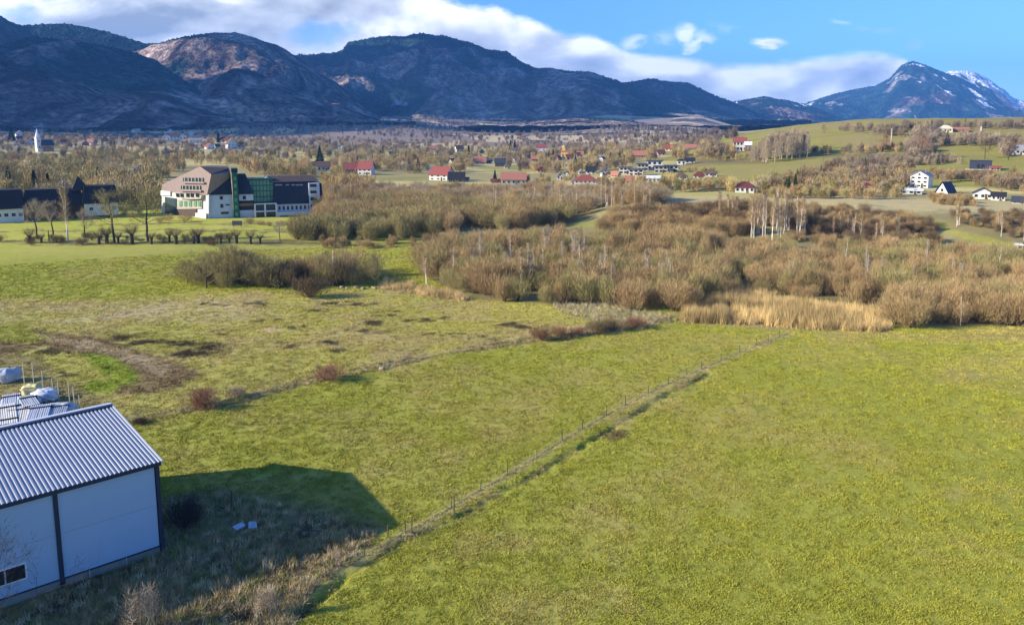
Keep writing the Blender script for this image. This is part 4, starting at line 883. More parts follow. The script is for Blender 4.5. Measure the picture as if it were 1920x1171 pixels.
HG = [bush_meshes(640 + i, 2.2, 3.6, 900, 10, .6, .035, .05, .3) for i in range(2)]
for j in range(34):
    px = rT.uniform(-10, 520); x, y, z = hit(px, 457 + rT.normal() * 2.5 - (6 if j % 3 else 0)); s = rT.uniform(.5, 1.1); plant('hedge_shrub', HG[j % 2], (M['twig_dark'], M['bark']), ('twigs', 'stems'), 'low brown hedge shrub between the pollards at the far meadow edge', 'shrub', (x, y, z), rT.uniform(0, 6), s, 'hedge shrubs between the pollards', s)
for j, (px, b) in enumerate(((470, 420), (486, 422), (505, 424), (530, 422), (548, 424), (566, 421), (585, 424), (300, 418), (318, 414), (346, 416), (232, 404), (246, 408), (262, 402))):
    x, y, z = hit(px, b); s = rT.uniform(.8, 1.5); plant('hedge_shrub', HG[j % 2], (M['twig_brown'], M['bark']), ('twigs', 'stems'), 'low brown shrub growing at the foot of the hotel', 'shrub', (x, y, z), rT.uniform(0, 6), s, 'shrubs at the foot of the hotel', s)
# small shrubs on the old bank
SH = bush_meshes(620, 2.6, 3.6, 2300, 18, .6, .028, .05, .3); SH2 = bush_meshes(621, 2.2, 3.2, 2000, 16, .55, .028, .05, .3)
for px, b, hp, ms, mt, lab in [(392, 762, 42, SH, 'twig_red', 'rusty brown round shrub at the near end of the grassy bank'), (618, 714, 34, SH2, 'twig_red', 'brown spreading shrub in the middle of the grassy bank'), (1014, 637, 28, SH, 'twig_red', 'dark red round shrub on the bank, nearest of the red ones'),
                         (1050, 632, 22, SH2, 'twig_red', 'low reddish shrub right of the round red one'), (1078, 630, 20, SH, 'twig_red', 'low reddish shrub in the middle of the red row'), (1118, 626, 26, SH2, 'twig_dark', 'dark shrub on the bank, fourth from the field side'),
                         (1150, 622, 28, SH, 'twig_dark', 'dark brown shrub near the far end of the bank'), (1190, 616, 24, SH2, 'twig_red', 'brown shrub at the far end of the bank'), (580, 556, 46, SH, 'twig_dark', 'dark shrub standing out in front of the left willow clump'),
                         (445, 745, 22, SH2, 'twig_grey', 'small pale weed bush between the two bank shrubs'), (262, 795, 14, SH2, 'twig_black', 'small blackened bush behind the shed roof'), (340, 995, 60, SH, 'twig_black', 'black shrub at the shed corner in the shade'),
                         (1340, 600, 30, SH, 'twig_brown', 'dark bush standing in the reeds at their left end'), (1000, 0, 0, None, '', '')]:
    if ms is None: continue
    x, y, z = hit(px, b); h = hp * mpp(px, b); H = 2.6 if ms is SH else 2.2
    plant('shrub', ms, (M[mt], M['bark']), ('twigs', 'stems'), lab, 'shrub', (x, y, z), rT.uniform(0, 6), h / H * 1.1, None, h / H)
# ------------------------------------------------------------------ buildings
def facing(px): return math.atan((px - CX) / F)     # yaw that turns a front (-Y side) towards the camera is -facing
def add_windows(parent, y, xs, zs, w, h, frame=None, glass='glass', depth=.10):
    for z in zs:
        for x in xs:
            f = MB().box((x, y - .02, z), (w + .24, .16, h + .24)).obj('window', M[frame or 'frame'], parent); MB().box((x, y - .09, z), (w, .06, h)).obj('pane', M[glass], f)
def house(label, px, py, wpx, eave, roofh, wall='white', roof='red_roof', style='side', dep=None, yaw=0, cols=3, rows=1, cat='house', name='house', over=.5, chim=True, door=True, group=None, win=True, frame='frame'):
    x, y, z = hit(px, py); m = mpp(px, py); w = wpx * m; d = dep or w * .8
    r = thing(name, label, cat, (x, y + d * .25, z - .3), -facing(px) + R(yaw), group); H = eave * m + .3; RH = roofh * m
    MB().box((0, 0, H / 2), (w, d, H)).obj('wall', M[wall], r)
    t = .22; b = MB(); hw, hd = w / 2 + over, d / 2 + over
    if style == 'side':
        k = RH / (d / 2); e0 = H - k * over
        for s in (-1, 1): b.prism([(-hw, s * hd, e0), (hw, s * hd, e0), (hw, 0, H + RH), (-hw, 0, H + RH)], (0, 0, t))
        for s in (-1, 1): MB().prism([(s * (w / 2 - .02), -d / 2 + .02, H), (s * (w / 2 - .02), d / 2 - .02, H), (s * (w / 2 - .02), 0, H + RH - .05)], (-s * .2, 0, 0)).obj('gable', M[wall], r)
    elif style == 'front':
        k = RH / (w / 2); e0 = H - k * over
        for s in (-1, 1): b.prism([(s * hw, -hd, e0), (s * hw, hd, e0), (0, hd, H + RH), (0, -hd, H + RH)], (0, 0, t))
        for s in (-1, 1): MB().prism([(-w / 2 + .02, s * (d / 2 - .02), H), (w / 2 - .02, s * (d / 2 - .02), H), (0, s * (d / 2 - .02), H + RH - .05)], (0, -s * .2, 0)).obj('gable', M[wall], r)
        if RH > 2 and win: add_windows(r, -d / 2, [0], [H + RH * .35], .9, .9)
    elif style == 'hip':
        q = min(w, d) * .42; b.add([(-hw, -hd, H), (hw, -hd, H), (hw, hd, H), (-hw, hd, H), (-w / 2 + q, 0, H + RH), (w / 2 - q, 0, H + RH)], [[0, 1, 5, 4], [2, 3, 4, 5]], [[1, 2, 5], [3, 0, 4]])
        b.box((0, 0, H - .08), (2 * hw, 2 * hd, .16))
    else:
        b.box((0, 0, H + .15), (2 * hw, 2 * hd, .3))
    ro = b.obj('roof', M[roof], r)
    if chim and style != 'flat': MB().box((w * .2, d * .05, H + RH * .9), (.7, .7, 1.8)).box((w * .2, d * .05, H + RH * .9 + .95), (.85, .85, .12)).obj('chimney', M['brown_wall'], ro)
    if win:
        zs = [.3 + (H - .3) * (i + .55) / rows for i in range(rows)]; xs = [(i + .5) / cols * w - w / 2 for i in range(cols)]
        add_windows(r, -d / 2, xs, zs, min(1.4, w / cols * .5), min(1.4, H / rows * .42), frame)
        for s in (-1,):   # the lit left side too
            for zz in zs:
                f = MB().box((-w / 2 - .02, 0, zz), (.16, 1.4, 1.4)).obj('window', M[frame], r); MB().box((-w / 2 - .09, 0, zz), (.06, 1.15, 1.15)).obj('pane', M['glass'], f)
    if door: MB().box((w * .02 + w / cols * .5, -d / 2 - .03, 1.35), (1.0, .12, 2.1)).obj('door', M['timber'], r)
    return r
HP = [(82, 284, 60), (1058, 296, 16), (1838, 318, 40), (1773, 362, 30)]
def H_(label, px, py, wpx, *a, **k): HP.append((px, py, wpx)); return house(label, px, py, wpx, *a, **k)
H_('small white house with dark roof alone on the left yellow slope', 257, 246, 11, 5, 4, roof='slate', cols=2)
H_('white house with bright gable, leftmost of the upper left cluster', 312, 262, 14, 6, 6, style='front', roof='slate', cols=2, yaw=-15)
H_('white two storey house in the middle of the upper left cluster', 327, 265, 18, 9, 6, roof='brown_roof', rows=2)
H_('white house with brown roof, right end of the upper left cluster', 342, 262, 12, 7, 5, style='front', roof='brown_roof', cols=2)
H_('long low white house right of the upper left cluster', 366, 268, 22, 5, 4, roof='grey_roof', cols=4)
H_('white house with tall white chimney wall below the dark slope', 358, 256, 9, 7, 4, style='front', roof='slate', cols=2)
H_('half timbered villa with white gable and brown roof left of the village', 433, 279, 18, 9, 10, style='front', roof='brown_roof', rows=2, yaw=20)
H_('low pale house beside the half timbered villa', 452, 281, 12, 5, 4, roof='slate', cols=2)
H_('pale house with curved looking grey roof among the brown trees', 259, 326, 18, 9, 6, wall='grey', roof='grey_roof', style='front', cols=2, rows=2)
H_('dark roofed cottage with orange wall left of the red roofs', 606, 320, 24, 8, 9, wall='white', roof='brown_roof', style='side')
H_('tiny pale cottage behind the trees above the hotel', 490, 290, 14, 5, 4, wall='grey', roof='brown_roof', cols=2)
H_('orange roofed hut in the trees at the village left edge', 588, 313, 10, 5, 5, wall='orange_wall', roof='brown_roof', cols=2)
H_('long farmhouse with red roof left of its white neighbour', 660, 326, 32, 9, 11, wall='brown_wall', roof='red_roof', cols=4)
H_('white farmhouse with deep red roof right of the long red one', 686, 328, 26, 12, 13, roof='red_roof', style='side', rows=2, yaw=-20)
H_('white gabled farmhouse with crimson roof beside the dark barn', 828, 338, 38, 11, 14, roof='red_roof', style='side', rows=2, yaw=-28)
H_('wide dark barn with black roof attached right of the crimson farmhouse', 856, 341, 30, 6, 12, wall='timber', roof='black_roof', cols=3, chim=False)
H_('small grey garage at the right end of the dark barn', 873, 340, 12, 5, 2, wall='grey', roof='slate', cols=2, chim=False)
H_('small white house behind the crimson farmhouse', 812, 321, 14, 6, 5, roof='grey_roof', cols=2)
H_('barn with plain salmon orange roof above the fields', 900, 307, 22, 4, 9, wall='cream', roof='orange_roof', cols=2, chim=False)
H_('dark timber house right of the salmon barn', 938, 312, 20, 7, 8, wall='timber', roof='slate', style='side')
H_('white gable cottage touching the dark timber house', 951, 316, 12, 6, 5, roof='slate', style='front', cols=2)
H_('large hall with bright orange red roof and pale walls by the scrub', 963, 346, 46, 10, 12, wall='grey', roof='orange_roof', cols=5, chim=False, name='hall', cat='hall')
H_('low dark red shed left of the bright orange hall', 930, 343, 18, 3, 4, wall='brown_wall', roof='dark_red_roof', cols=2, chim=False, name='shed', cat='shed')
H_('little orange shed right of the bright orange hall', 997, 347, 12, 3, 4, wall='orange_wall', roof='orange_roof', cols=2, chim=False, name='shed', cat='shed')
H_('pinkish house with red roof in the trees left of the chapel', 1015, 284, 18, 7, 6, wall='white', roof='red_roof', cols=2)
H_('white cottage in the dark trees below the yellow chapel', 1058, 312, 14, 7, 5, style='front', roof='slate', cols=2)
H_('peach house among trees right of the yellow chapel', 1088, 294, 12, 5, 5, wall='orange_wall', roof='orange_roof', cols=2)
H_('small rusty roofed house left of the yellow chapel', 1003, 303, 14, 5, 5, wall='brown_wall', roof='orange_roof', cols=2)
H_('small white house with pointed roof left of the white manor', 1050, 337, 11, 7, 6, style='front', roof='grey_roof', cols=2)
H_('white manor with red hipped roof at the village front', 1098, 350, 40, 12, 10, roof='red_roof', style='hip', rows=2, cols=5)
H_('white lean gabled wing at the left of the white manor', 1078, 350, 13, 10, 7, style='front', roof='grey_roof', cols=2)
H_('brown roofed white house right of the white manor', 1130, 349, 18, 7, 8, roof='brown_roof', cols=2, yaw=-15)
H_('low white house at the village front right of the brown roofed one', 1146, 353, 16, 6, 4, roof='slate', cols=2)
H_('black roofed house behind the white manor', 1108, 326, 18, 6, 8, roof='black_roof', cols=2)
H_('white gabled house right of the black roofed one', 1134, 330, 14, 8, 6, style='front', roof='slate', cols=2, yaw=15)
H_('pale blue grey house above the black roofed one', 1125, 300, 13, 5, 4, wall='grey', roof='grey_roof', cols=2)
H_('orange brick house with rust roof right of the white village front', 1181, 344, 16, 6, 8, wall='orange_wall', roof='orange_roof', cols=2)
H_('rust roofed house on the slope above the terraces', 1200, 296, 28, 5, 8, wall='brown_wall', roof='orange_roof', cols=3)
H_('red roofed house near the village rear right', 1258, 283, 20, 5, 7, wall='cream', roof='red_roof', cols=3)
H_('wide orange roofed house at the village rear under the ridge', 1298, 281, 26, 4, 6, wall='brown_wall', roof='orange_roof', cols=3)
tg = 'modern terrace blocks'
for lab, px, b, w, e, wl in (('lowest left modern white terrace block', 1173, 326, 22, 12, 'white'), ('modern terrace block with dark roof edge, second from the left', 1193, 329, 26, 11, 'white'), ('modern terrace block with dark panels, third from the left', 1206, 320, 20, 12, 'grey'),
                             ('tallest modern white terrace block on top of the row', 1228, 318, 28, 16, 'white'), ('modern grey and white terrace block right of the tallest', 1240, 324, 24, 12, 'grey'), ('rightmost modern white terrace block with dark roof', 1260, 323, 24, 12, 'white')):
    H_(lab, px, b, w, e, 3, wall=wl, roof='slate', style='flat', cols=3, rows=2, name='terrace_house', group=tg, over=.8, frame='timber')
H_('white cubic house above the terraces with dark roof', 1278, 309, 16, 8, 3, roof='black_roof', style='hip', cols=2)
H_('dark roofed house beside the white cubic one', 1294, 306, 18, 5, 5, wall='grey', roof='black_roof', cols=2)
H_('long low bungalow with pale roof, leftmost of the bungalows', 1224, 340, 28, 6, 4, roof='white_roof', style='side', cols=4)
H_('bungalow with dark hipped roof in the middle of the slope row', 1278, 336, 22, 5, 7, roof='brown_roof', style='hip')
H_('white bungalow with brown roof left of the last one', 1312, 335, 20, 6, 7, roof='dark_red_roof', style='hip')
H_('white bungalow with brown hipped roof, rightmost of the slope row', 1334, 331, 22, 6, 8, roof='brown_roof', style='hip')
H_('large white half timbered villa with red roof beside the poplars', 1388, 283, 24, 17, 8, roof='red_roof', style='side', rows=2, cols=4, frame='timber')
H_('grey roofed annex touching the half timbered villa', 1403, 283, 12, 12, 5, wall='brown_wall', roof='white_roof', cols=2)
H_('cream hut left of the half timbered villa', 1366, 284, 7, 9, 3, wall='cream', roof='brown_roof', cols=1, chim=False)
H_('white bungalow with dark red roof at the foot of the green hill', 1398, 361, 34, 10, 10, roof='dark_red_roof', style='hip', cols=4)
H_('cream house with light walls on the hill crest', 1775, 248, 24, 7, 6, wall='cream', roof='cream', style='hip', cols=3, name='house', chim=False)
H_('long brown roofed barn beside the cream house on the crest', 1803, 247, 30, 4, 4, wall='brown_wall', roof='orange_roof', chim=False, cols=3)
H_('big three storey white villa with balconies below the hill', 1730, 352, 32, 22, 9, roof='grey_roof', style='front', rows=3, cols=3, yaw=-18)
H_('low grey garage with white door left of the big villa', 1712, 364, 36, 7, 3, wall='grey', roof='white_roof', cols=3, chim=False, name='garage', cat='garage')
H_('white gabled house with dark roof, left of the pair at the hill foot', 1846, 373, 32, 11, 9, roof='slate', style='front', rows=1, cols=3)
H_('white house with red chimney, right of the pair at the hill foot', 1874, 376, 22, 9, 6, roof='black_roof', style='side')
H_('grey house with dark roof at the right edge of the hill foot', 1915, 382, 24, 5, 8, wall='grey', roof='slate')
H_('grey white modern house with sloping roof near the right edge of the hill', 1912, 290, 26, 9, 8, wall='white', roof='grey_roof', style='side')
H_('tiny white cabin at the right edge beside the green track', 1914, 468, 13, 9, 1, roof='white_roof', style='flat', cols=1, chim=False, name='cabin', cat='cabin')
H_('rust roofed barn half hidden at the hill foot', 1625, 352, 26, 3, 8, wall='brown_wall', roof='orange_roof', chim=False, cols=2)
H_('red timber shed beside the navy hut', 1868, 320, 18, 5, 3, wall='brown_wall', roof='red_roof', chim=False, cols=2, name='shed', cat='shed')
H_('pale long workshop roof under the mountain at the far left', 18, 213, 34, 4, 3, wall='white', roof='white_roof', chim=False, cols=4, name='workshop', cat='workshop')
H_('white shed below the pale workshop at the far left', 28, 219, 18, 3, 2, wall='white', roof='white_roof', chim=False, cols=2, name='shed', cat='shed')
rH = np.random.default_rng(77)
for zone, n, lab, gr in (([(-10, 262), (300, 262), (520, 270), (520, 292), (200, 285), (-10, 290)], 13, 'small far house among the brown trees of the left valley', 'far houses of the left valley'),
                     ([(620, 275), (980, 282), (1340, 285), (1200, 300), (980, 318), (700, 300)], 20, 'small house among the trees of the far village middle', 'far houses of the village middle'),
                     ([(1000, 322), (1170, 322), (1160, 345), (1010, 348)], 6, 'small house in the lower village beside the white manor', 'houses beside the white manor'),
                     ([(-10, 242), (500, 248), (500, 256), (-10, 256)], 8, 'tiny pale house at the foot of the dark mountain', 'houses at the mountain foot')):
    for p_ in px_in(zone, n, rH):
        qx, qy = proj(*p_); w_ = rH.uniform(9, 15); k_ = int(rH.integers(6))
        H_(lab, float(qx), float(qy), w_, w_ * .36, w_ * .42, wall=('white', 'white', 'cream', 'white', 'grey', 'brown_wall')[k_], roof=('brown_roof', 'slate', 'orange_roof', 'grey_roof', 'dark_red_roof', 'red_roof')[int(rH.integers(6))], style=('side', 'front')[k_ % 2], cols=2, yaw=float(rH.uniform(-35, 35)), group=gr, door=False)
# navy hut with deck
x, y, z = hit(1838, 318); m = mpp(1838, 318); r = thing('hut', 'navy blue box shaped hut with pale wooden deck on the hill', 'hut', (x, y, z), -facing(1838))
M['navy'] = mat('navy_boards', (.030, .038, .065), .6, .2, 3)
w = 36 * m; h = 17 * m; MB().box((0, 0, h / 2), (w, w * .5, h)).obj('wall', M['navy'], r); MB().box((0, 0, h + .12), (w + .6, w * .5 + .6, .24)).obj('roof', M['slate'], r); add_windows(r, -w * .25, [-w * .1, w * .1], [h * .4], w * .13, h * .45, 'navy')
MB().box((-w * .1, -w * .45, .25), (w * 1.15, w * .35, .3)).obj('deck', M['cream'], r)
# a-frame
x, y, z = hit(1773, 362); m = mpp(1773, 362); r = thing('cabin', 'navy roofed tent shaped cabin between the big villa and the white pair', 'cabin', (x, y, z), -facing(1773) + R(-35)); w = 26 * m; h = 20 * m
MB().prism([(-w / 2, -w * .4, 0), (w / 2, -w * .4, 0), (0, -w * .4, h)], (0, w * .8, 0)).obj('wall', M['white'], r)
b = MB()
for s in (-1, 1): b.prism([(s * (w / 2 + .3), -w * .5, -.1), (s * (w / 2 + .3), w * .5, -.1), (0, w * .5, h + .2), (0, -w * .5, h + .2)], (s * .12, 0, .15))
b.obj('roof', M['navy'], r); add_windows(r, -w * .4, [0], [h * .3], w * .2, h * .25)
# church
x, y, z = hit(82, 284); m = mpp(82, 284); r = thing('church', 'white church with tall pointed tower and blue grey roof above the left woods', 'church', (x, y, z - .5), -facing(82) + R(25)); u = m
tw_ = 8 * u; th_ = 26 * u
MB().box((-9 * u, 0, th_ / 2), (tw_, tw_, th_)).obj('tower', M['white'], r)
MB().box((-9 * u, 0, th_ + .2), (tw_ * 1.12, tw_ * 1.12, .5)).obj('cornice', M['white'], r)
sp_ = MB(); n = 8; a = np.arange(n) * 2 * math.pi / n + .39; q = [(0, .56), (.18, .50), (.45, .28), (.8, .1), (1, .02)]; V = np.array([[[-9 * u + math.cos(t) * tw_ * k_, math.sin(t) * tw_ * k_, th_ + .4 + h_ * 17 * u] for t in a] for h_, k_ in q]).reshape(-1, 3)
sp_.add(V, [[i * n + j, i * n + (j + 1) % n, (i + 1) * n + (j + 1) % n, (i + 1) * n + j] for i in range(4) for j in range(n)]); sp_.obj('spire', M['white_roof'], r)
for zz in (.35, .75): add_windows(r, -tw_ / 2, [-9 * u], [th_ * zz], 1.2, 2.2)
MB().box((5 * u, 0, 6 * u), (22 * u, 13 * u, 12 * u)).obj('nave', M['orange_wall'], r); b = MB()
for s in (-1, 1): b.prism([(-6 * u, s * 7.2 * u, 11.6 * u), (17 * u, s * 7.2 * u, 11.6 * u), (17 * u, 0, 22 * u), (-6 * u, 0, 22 * u)], (0, 0, .3))
b.obj('roof', M['slate'], r); MB().prism([(15.9 * u, -6.4 * u, 12 * u), (15.9 * u, 6.4 * u, 12 * u), (15.9 * u, 0, 21.6 * u)], (-.3, 0, 0)).obj('gable', M['white'], r); add_windows(r, -6.5 * u, [0, 5 * u, 10 * u], [6 * u], 1.2, 3)
MB().box((-9 * u, -6 * u, 3 * u), (10 * u, 5 * u, 6 * u)).obj('porch', M['white'], r)
# yellow chapel
x, y, z = hit(1058, 296); m = mpp(1058, 296); u = m; r = thing('chapel', 'yellow chapel with stepped tower and pink base among the village trees', 'chapel', (x, y, z - .3), -facing(1058)); M['yellow_wall'] = mat('yellow_wall', (.72, .48, .13), .8, .1, 1)
MB().box((0, 0, 6 * u), (12 * u, 10 * u, 12 * u)).obj('wall', M['yellow_wall'], r); MB().box((-1 * u, 0, 16 * u), (5.5 * u, 5.5 * u, 9 * u)).obj('tower', M['yellow_wall'], r)
V = np.array([[-1 * u + math.cos(t) * 3.6 * u, math.sin(t) * 3.6 * u, 20.5 * u] for t in a] + [[-1 * u, 0, 25 * u]]); MB().add(V, (), [[j, (j + 1) % 8, 8] for j in range(8)]).obj('spire', M['yellow_wall'], r)
b = MB()
for s in (-1, 1): b.prism([(-6.6 * u, s * 5.8 * u, 11.7 * u), (6.6 * u, s * 5.8 * u, 11.7 * u), (6.6 * u, 0, 15 * u), (-6.6 * u, 0, 15 * u)], (0, 0, .25))
b.obj('roof', M['orange_roof'], r); add_windows(r, -5 * u, [-3 * u, 3 * u], [6 * u], 1.1, 2.2)

# lodge on the left: black mansard roofs over white walls
def lodge():
    x, y, z = hit(95, 413); m = mpp(95, 413); r = thing('lodge', 'wide lodge with big black roofs and white walls at the left meadow edge', 'lodge', (x, y + 6, z), -facing(95)); u = m
    def X(px): return (px - 95) * u
    def Zp(py): return (413 - py) * u
    def wing(x0, x1, z0, z1, zr, nw, nm='wall'):
        MB().box(((X(x0) + X(x1)) / 2, 0, (Zp(z0) + Zp(z1)) / 2), (X(x1) - X(x0), 12, Zp(z1) - Zp(z0))).obj('wall', M['white'], r)
        cx0, cx1 = X(x0) - .6, X(x1) + .6; b = MB(); i = 2.6
        b.hexa([(cx0, -6.8, Zp(z1)), (cx1, -6.8, Zp(z1)), (cx1, 6.8, Zp(z1)), (cx0, 6.8, Zp(z1)), (cx0 + i * .4, -6.8 + i, Zp(zr)), (cx1 - i * .4, -6.8 + i, Zp(zr)), (cx1 - i * .4, 6.8 - i, Zp(zr)), (cx0 + i * .4, 6.8 - i, Zp(zr))]); b.obj('roof', M['black_roof'], r)
        add_windows(r, -6.02, [X(x0) + (X(x1) - X(x0)) * (k + .6) / nw for k in range(nw)], [(Zp(z0) + Zp(z1)) / 2 + .3], 1.3, 1.2)
    wing(-30, 38, 413, 388, 354, 6); wing(137, 195, 408, 385, 352, 3)
    MB().box((X(88), 2, Zp(413) + 14 * u), (X(137) - X(38), 9, 28 * u)).obj('wall', M['timber'], r)
    MB().hexa([(X(36), -5, Zp(386)), (X(139), -5, Zp(386)), (X(139), 7, Zp(386)), (X(36), 7, Zp(386)), (X(42), -2.5, Zp(356)), (X(133), -2.5, Zp(356)), (X(133), 5, Zp(356)), (X(42), 5, Zp(356))]).obj('roof', M['black_roof'], r)
    V = [(X(118), -4, Zp(360)), (X(150), -4, Zp(360)), (X(150), 5, Zp(360)), (X(118), 5, Zp(360)), (X(131), 0, Zp(333))]; MB().add(V, [[0, 3, 2, 1]], [[0, 1, 4], [1, 2, 4], [2, 3, 4], [3, 0, 4]]).obj('gable_roof', M['black_roof'], r)
    MB().box((X(162), -3, Zp(372)), (1, 1, 1.3)).obj('dormer', M['white'], r)
lodge()

# hotel
def hotel():
    M['shingle'] = mat('pink_shingle', (.26, .20, .185), .85, .25, .6, bump=.03, bscale=4); M['green_metal'] = mat('green_panel', (.012, .115, .070), .45, .3, .8); M['green_glass'] = mat('green_glass', (.12, .25, .16), .25, .55, .45, spec=.5)
    M['navy_roof'] = mat('navy_shingle', (.022, .027, .043), .75, .3, .5, bump=.03, bscale=4); M['shaded_white'] = mat('shaded_render', (.50, .54, .60), .8, .06, .5); M['dark_glass'] = mat('dark_glass', (.035, .060, .075), .12, .5, .35, spec=.5); M['pale_stone'] = mat('pale_stone', (.36, .33, .27), .85, .35, .5)  # front render: white with its blue shade put into the colour
    x, y, z = hit(391, 410); u = mpp(391, 410); yaw = R(20) - 0
    r = thing('hotel', 'large stepped hotel with pinkish shingle gable, green glass stair tower and navy roofs', 'hotel', (x, y, z - .4), yaw)
    # local x follows the long shaded front; solve the length along the front for a photo column
    c, s = math.cos(yaw), math.sin(yaw)
    def X(px, off=0.0):   # off = local y (negative towards the camera)
        ta = (px - CX) / F / (cp - 0); ta = (px - CX) / (F * cp) * (cp * y - 0) / y if False else (px - CX) / F
        k = ta * (cp + (z + 8 - HC) * 0 + 0); fx = x - off * s; fy = y + off * c     # depth cp*Y - sp*(Z-H)
        A = ta * (cp * fy - sp * (z + 8 - HC)) - fx; return A / (c - ta * cp * s)
    def Z(py, px=450, off=0.0):
        lx = X(px, off); wy = y + lx * s + off * c; v = (Y0 - py) / F; return HC + wy * (-sp + v * cp) / (cp + v * sp) - (z - .4)
    def bx(nm, mt, x0, x1, y0_, y1, z0, z1, parent=None): return MB().box(((x0 + x1) / 2, (y0_ + y1) / 2, (z0 + z1) / 2), (x1 - x0, y1 - y0_, z1 - z0)).obj(nm, M[mt], parent or r)
    # block A: white with navy mansard, right of the pink gable
    xa, xb = 0, X(436); zt = Z(365, 412)
    M['navy_roof'].name = 'navy_shingle'; bx('wall', 'shaded_white', xa, xb, 0, 14, 0, zt)
    MB().hexa([(xa - .5, -.5, zt), (xb, -.5, zt), (xb, 14, zt), (xa - .5, 14, zt), (xa + 1.6, 1.8, Z(326, 412)), (xb - .3, 1.8, Z(326, 412)), (xb - .3, 12, Z(326, 412)), (xa + 1.6, 12, Z(326, 412))]).obj('mansard', M['navy_roof'], r)
    MB().hexa([(xa + 1.6, 2.2, Z(326, 412)), (xb - .3, 2.2, Z(326, 412)), (xb - .3, 12, Z(326, 412)), (xa + 1.6, 12, Z(326, 412)), (xa + 2.4, 3.2, Z(316, 412)), (xb - .6, 3.2, Z(317, 412)), (xb - .6, 11, Z(317, 412)), (xa + 2.4, 11, Z(316, 412))]).obj('roof_cap', M['shingle'], r)
    bx('roof_light', 'glass', xa + 3.4, xb - 1.6, 2.0, 2.6, Z(325, 412), Z(319, 412))
    for px, py, w_, h_ in ((415, 371, 1.1, 1.3), (415, 386, 1.1, 1.4), (420, 399, 2.8, .9), (426, 384, 1.4, .5), (414, 341, .8, 1.1), (416, 356, .8, 1.0)):
        off = -.02 if py > 366 else .1 + (366 - py) * .04; xx = X(px); f = MB().box((xx, off - .05, Z(py, px)), (w_ + .3, .2, h_ + .3)).obj('window', M['shaded_white' if py > 366 else 'frame'], r); MB().box((xx, off - .17, Z(py, px)), (w_, .06, h_)).obj('pane', M['glass'], f)
    # green stair tower
    x0, x1 = X(437), X(447, -1.5); bx('stair_tower', 'green_metal', x0, x1, -1.6, 6, 0, Z(318, 442)); bx('tower_cap', 'navy_roof', x0 - .2, x1 + .2, -1.8, 6.2, Z(323, 442), Z(316, 442))
    for k in range(6): bx('window', 'green_glass', x0 + .5, x1 - .5, -1.68, -1.5, 1.2 + k * 2.7, 2.6 + k * 2.7)
    # block B: navy mansard with white band and balcony
    x0, x1 = X(448), X(475)
    bx('wall', 'shaded_white', x0, x1, 0, 13, Z(376, 460), Z(364, 460)); bx('wall', 'shaded_white', x0, X(478), -.3, 13, 0, Z(394, 460)); bx('loggia', 'timber', x0, X(476), .9, 13, Z(394, 460), Z(376, 460)); bx('balcony', 'brown_wall', x0, X(474), -.4, .8, Z(386, 460), Z(381, 460))
    bx('window', 'glass', X(455), X(461), -.08, .1, Z(374, 460), Z(367, 460))
    MB().hexa([(x0, -.5, Z(364, 460)), (x1 + .3, -.5, Z(364, 460)), (x1 + .3, 13, Z(364, 460)), (x0, 13, Z(364, 460)), (x0, 1.6, Z(328, 460)), (X(463), 1.6, Z(328, 460)), (X(463), 11, Z(328, 460)), (x0, 11, Z(328, 460))]).obj('mansard', M['navy_roof'], r)
    # green glass gallery
    x0, x1 = X(462), X(514); zg0, zg1 = Z(379, 490, 2), Z(337, 490, 2); g = bx('gallery', 'green_metal', x0, x1, 2.0, 10, 0, zg1)
    nc = 8
    for i in range(nc):
        for k in range(4): a0 = x0 + (x1 - x0) * (i + .12) / nc; a1 = x0 + (x1 - x0) * (i + .88) / nc; zz0 = zg0 + (zg1 - zg0) * (k + .1) / 4; bx('pane', 'green_glass', a0, a1, 1.9, 2.1, zz0, zz0 + (zg1 - zg0) / 4 * .78, g)
    bx('roof_edge', 'green_metal', x0 - .1, x1 + .2, 1.7, 10.2, zg1, zg1 + .5)
    # block C: big navy roof, white tower of loggias
    x0, x1 = X(512), X(581); zt = Z(382, 545)
    bx('wall', 'shaded_white', x0, X(606), 0, 14, 0, zt)
    MB().hexa([(x0 - .3, -.6, zt), (x1, -.6, zt), (x1, 14, zt), (x0 - .3, 14, zt), (x0 + .6, 1.5, Z(341, 545)), (x1, 1.5, Z(341, 545)), (x1, 12, Z(341, 545)), (x0 + .6, 12, Z(341, 545))]).obj('mansard', M['navy_roof'], r)
    M['umber_roof'] = mat('umber_roof', (.085, .062, .060), .75, .2, .6)
    xe = X(600); MB().hexa([(x0 - .6, 1.0, Z(341, 545)), (xe, 1.0, Z(341, 545)), (xe, 13, Z(341, 545)), (x0 - .6, 13, Z(341, 545)), (x0 - 2.6, 4.5, Z(331, 545)), (xe - 2.2, 4.5, Z(331, 545)), (xe - 2.2, 9.5, Z(331, 545)), (x0 - 2.6, 9.5, Z(331, 545))]).obj('roof', M['umber_roof'], r)
    V = [(X(494), 3, Z(339, 500)), (X(512), 3, Z(339, 500)), (X(503), 3, Z(331, 500))]; MB().prism(V, (0, 1.2, 0)).obj('gable', M['white'], r)
    for px in (520, 527, 540, 551, 559, 566): f = MB().box((X(px), 1.25, Z(347, px)), (1.3, .3, .55)).obj('skylight', M['grey_roof'], r)
    bx('loggia_tower', 'shaded_white', X(579), X(599), -.8, 13, 0, Z(343, 590))
    for k, (a0, a1) in enumerate(((353, 345), (365, 357), (378, 369), (391, 383), (405, 396))):
        f = bx('window', 'glass', X(582, -.8), X(594, -.8), -.86, -.5, Z(a0, 588), Z(a1, 588)); bx('balcony_rail', 'shaded_white', X(582, -.8), X(594, -.8), -1.3, -.95, Z(a0, 588), Z(a0 - 2.5, 588), f)
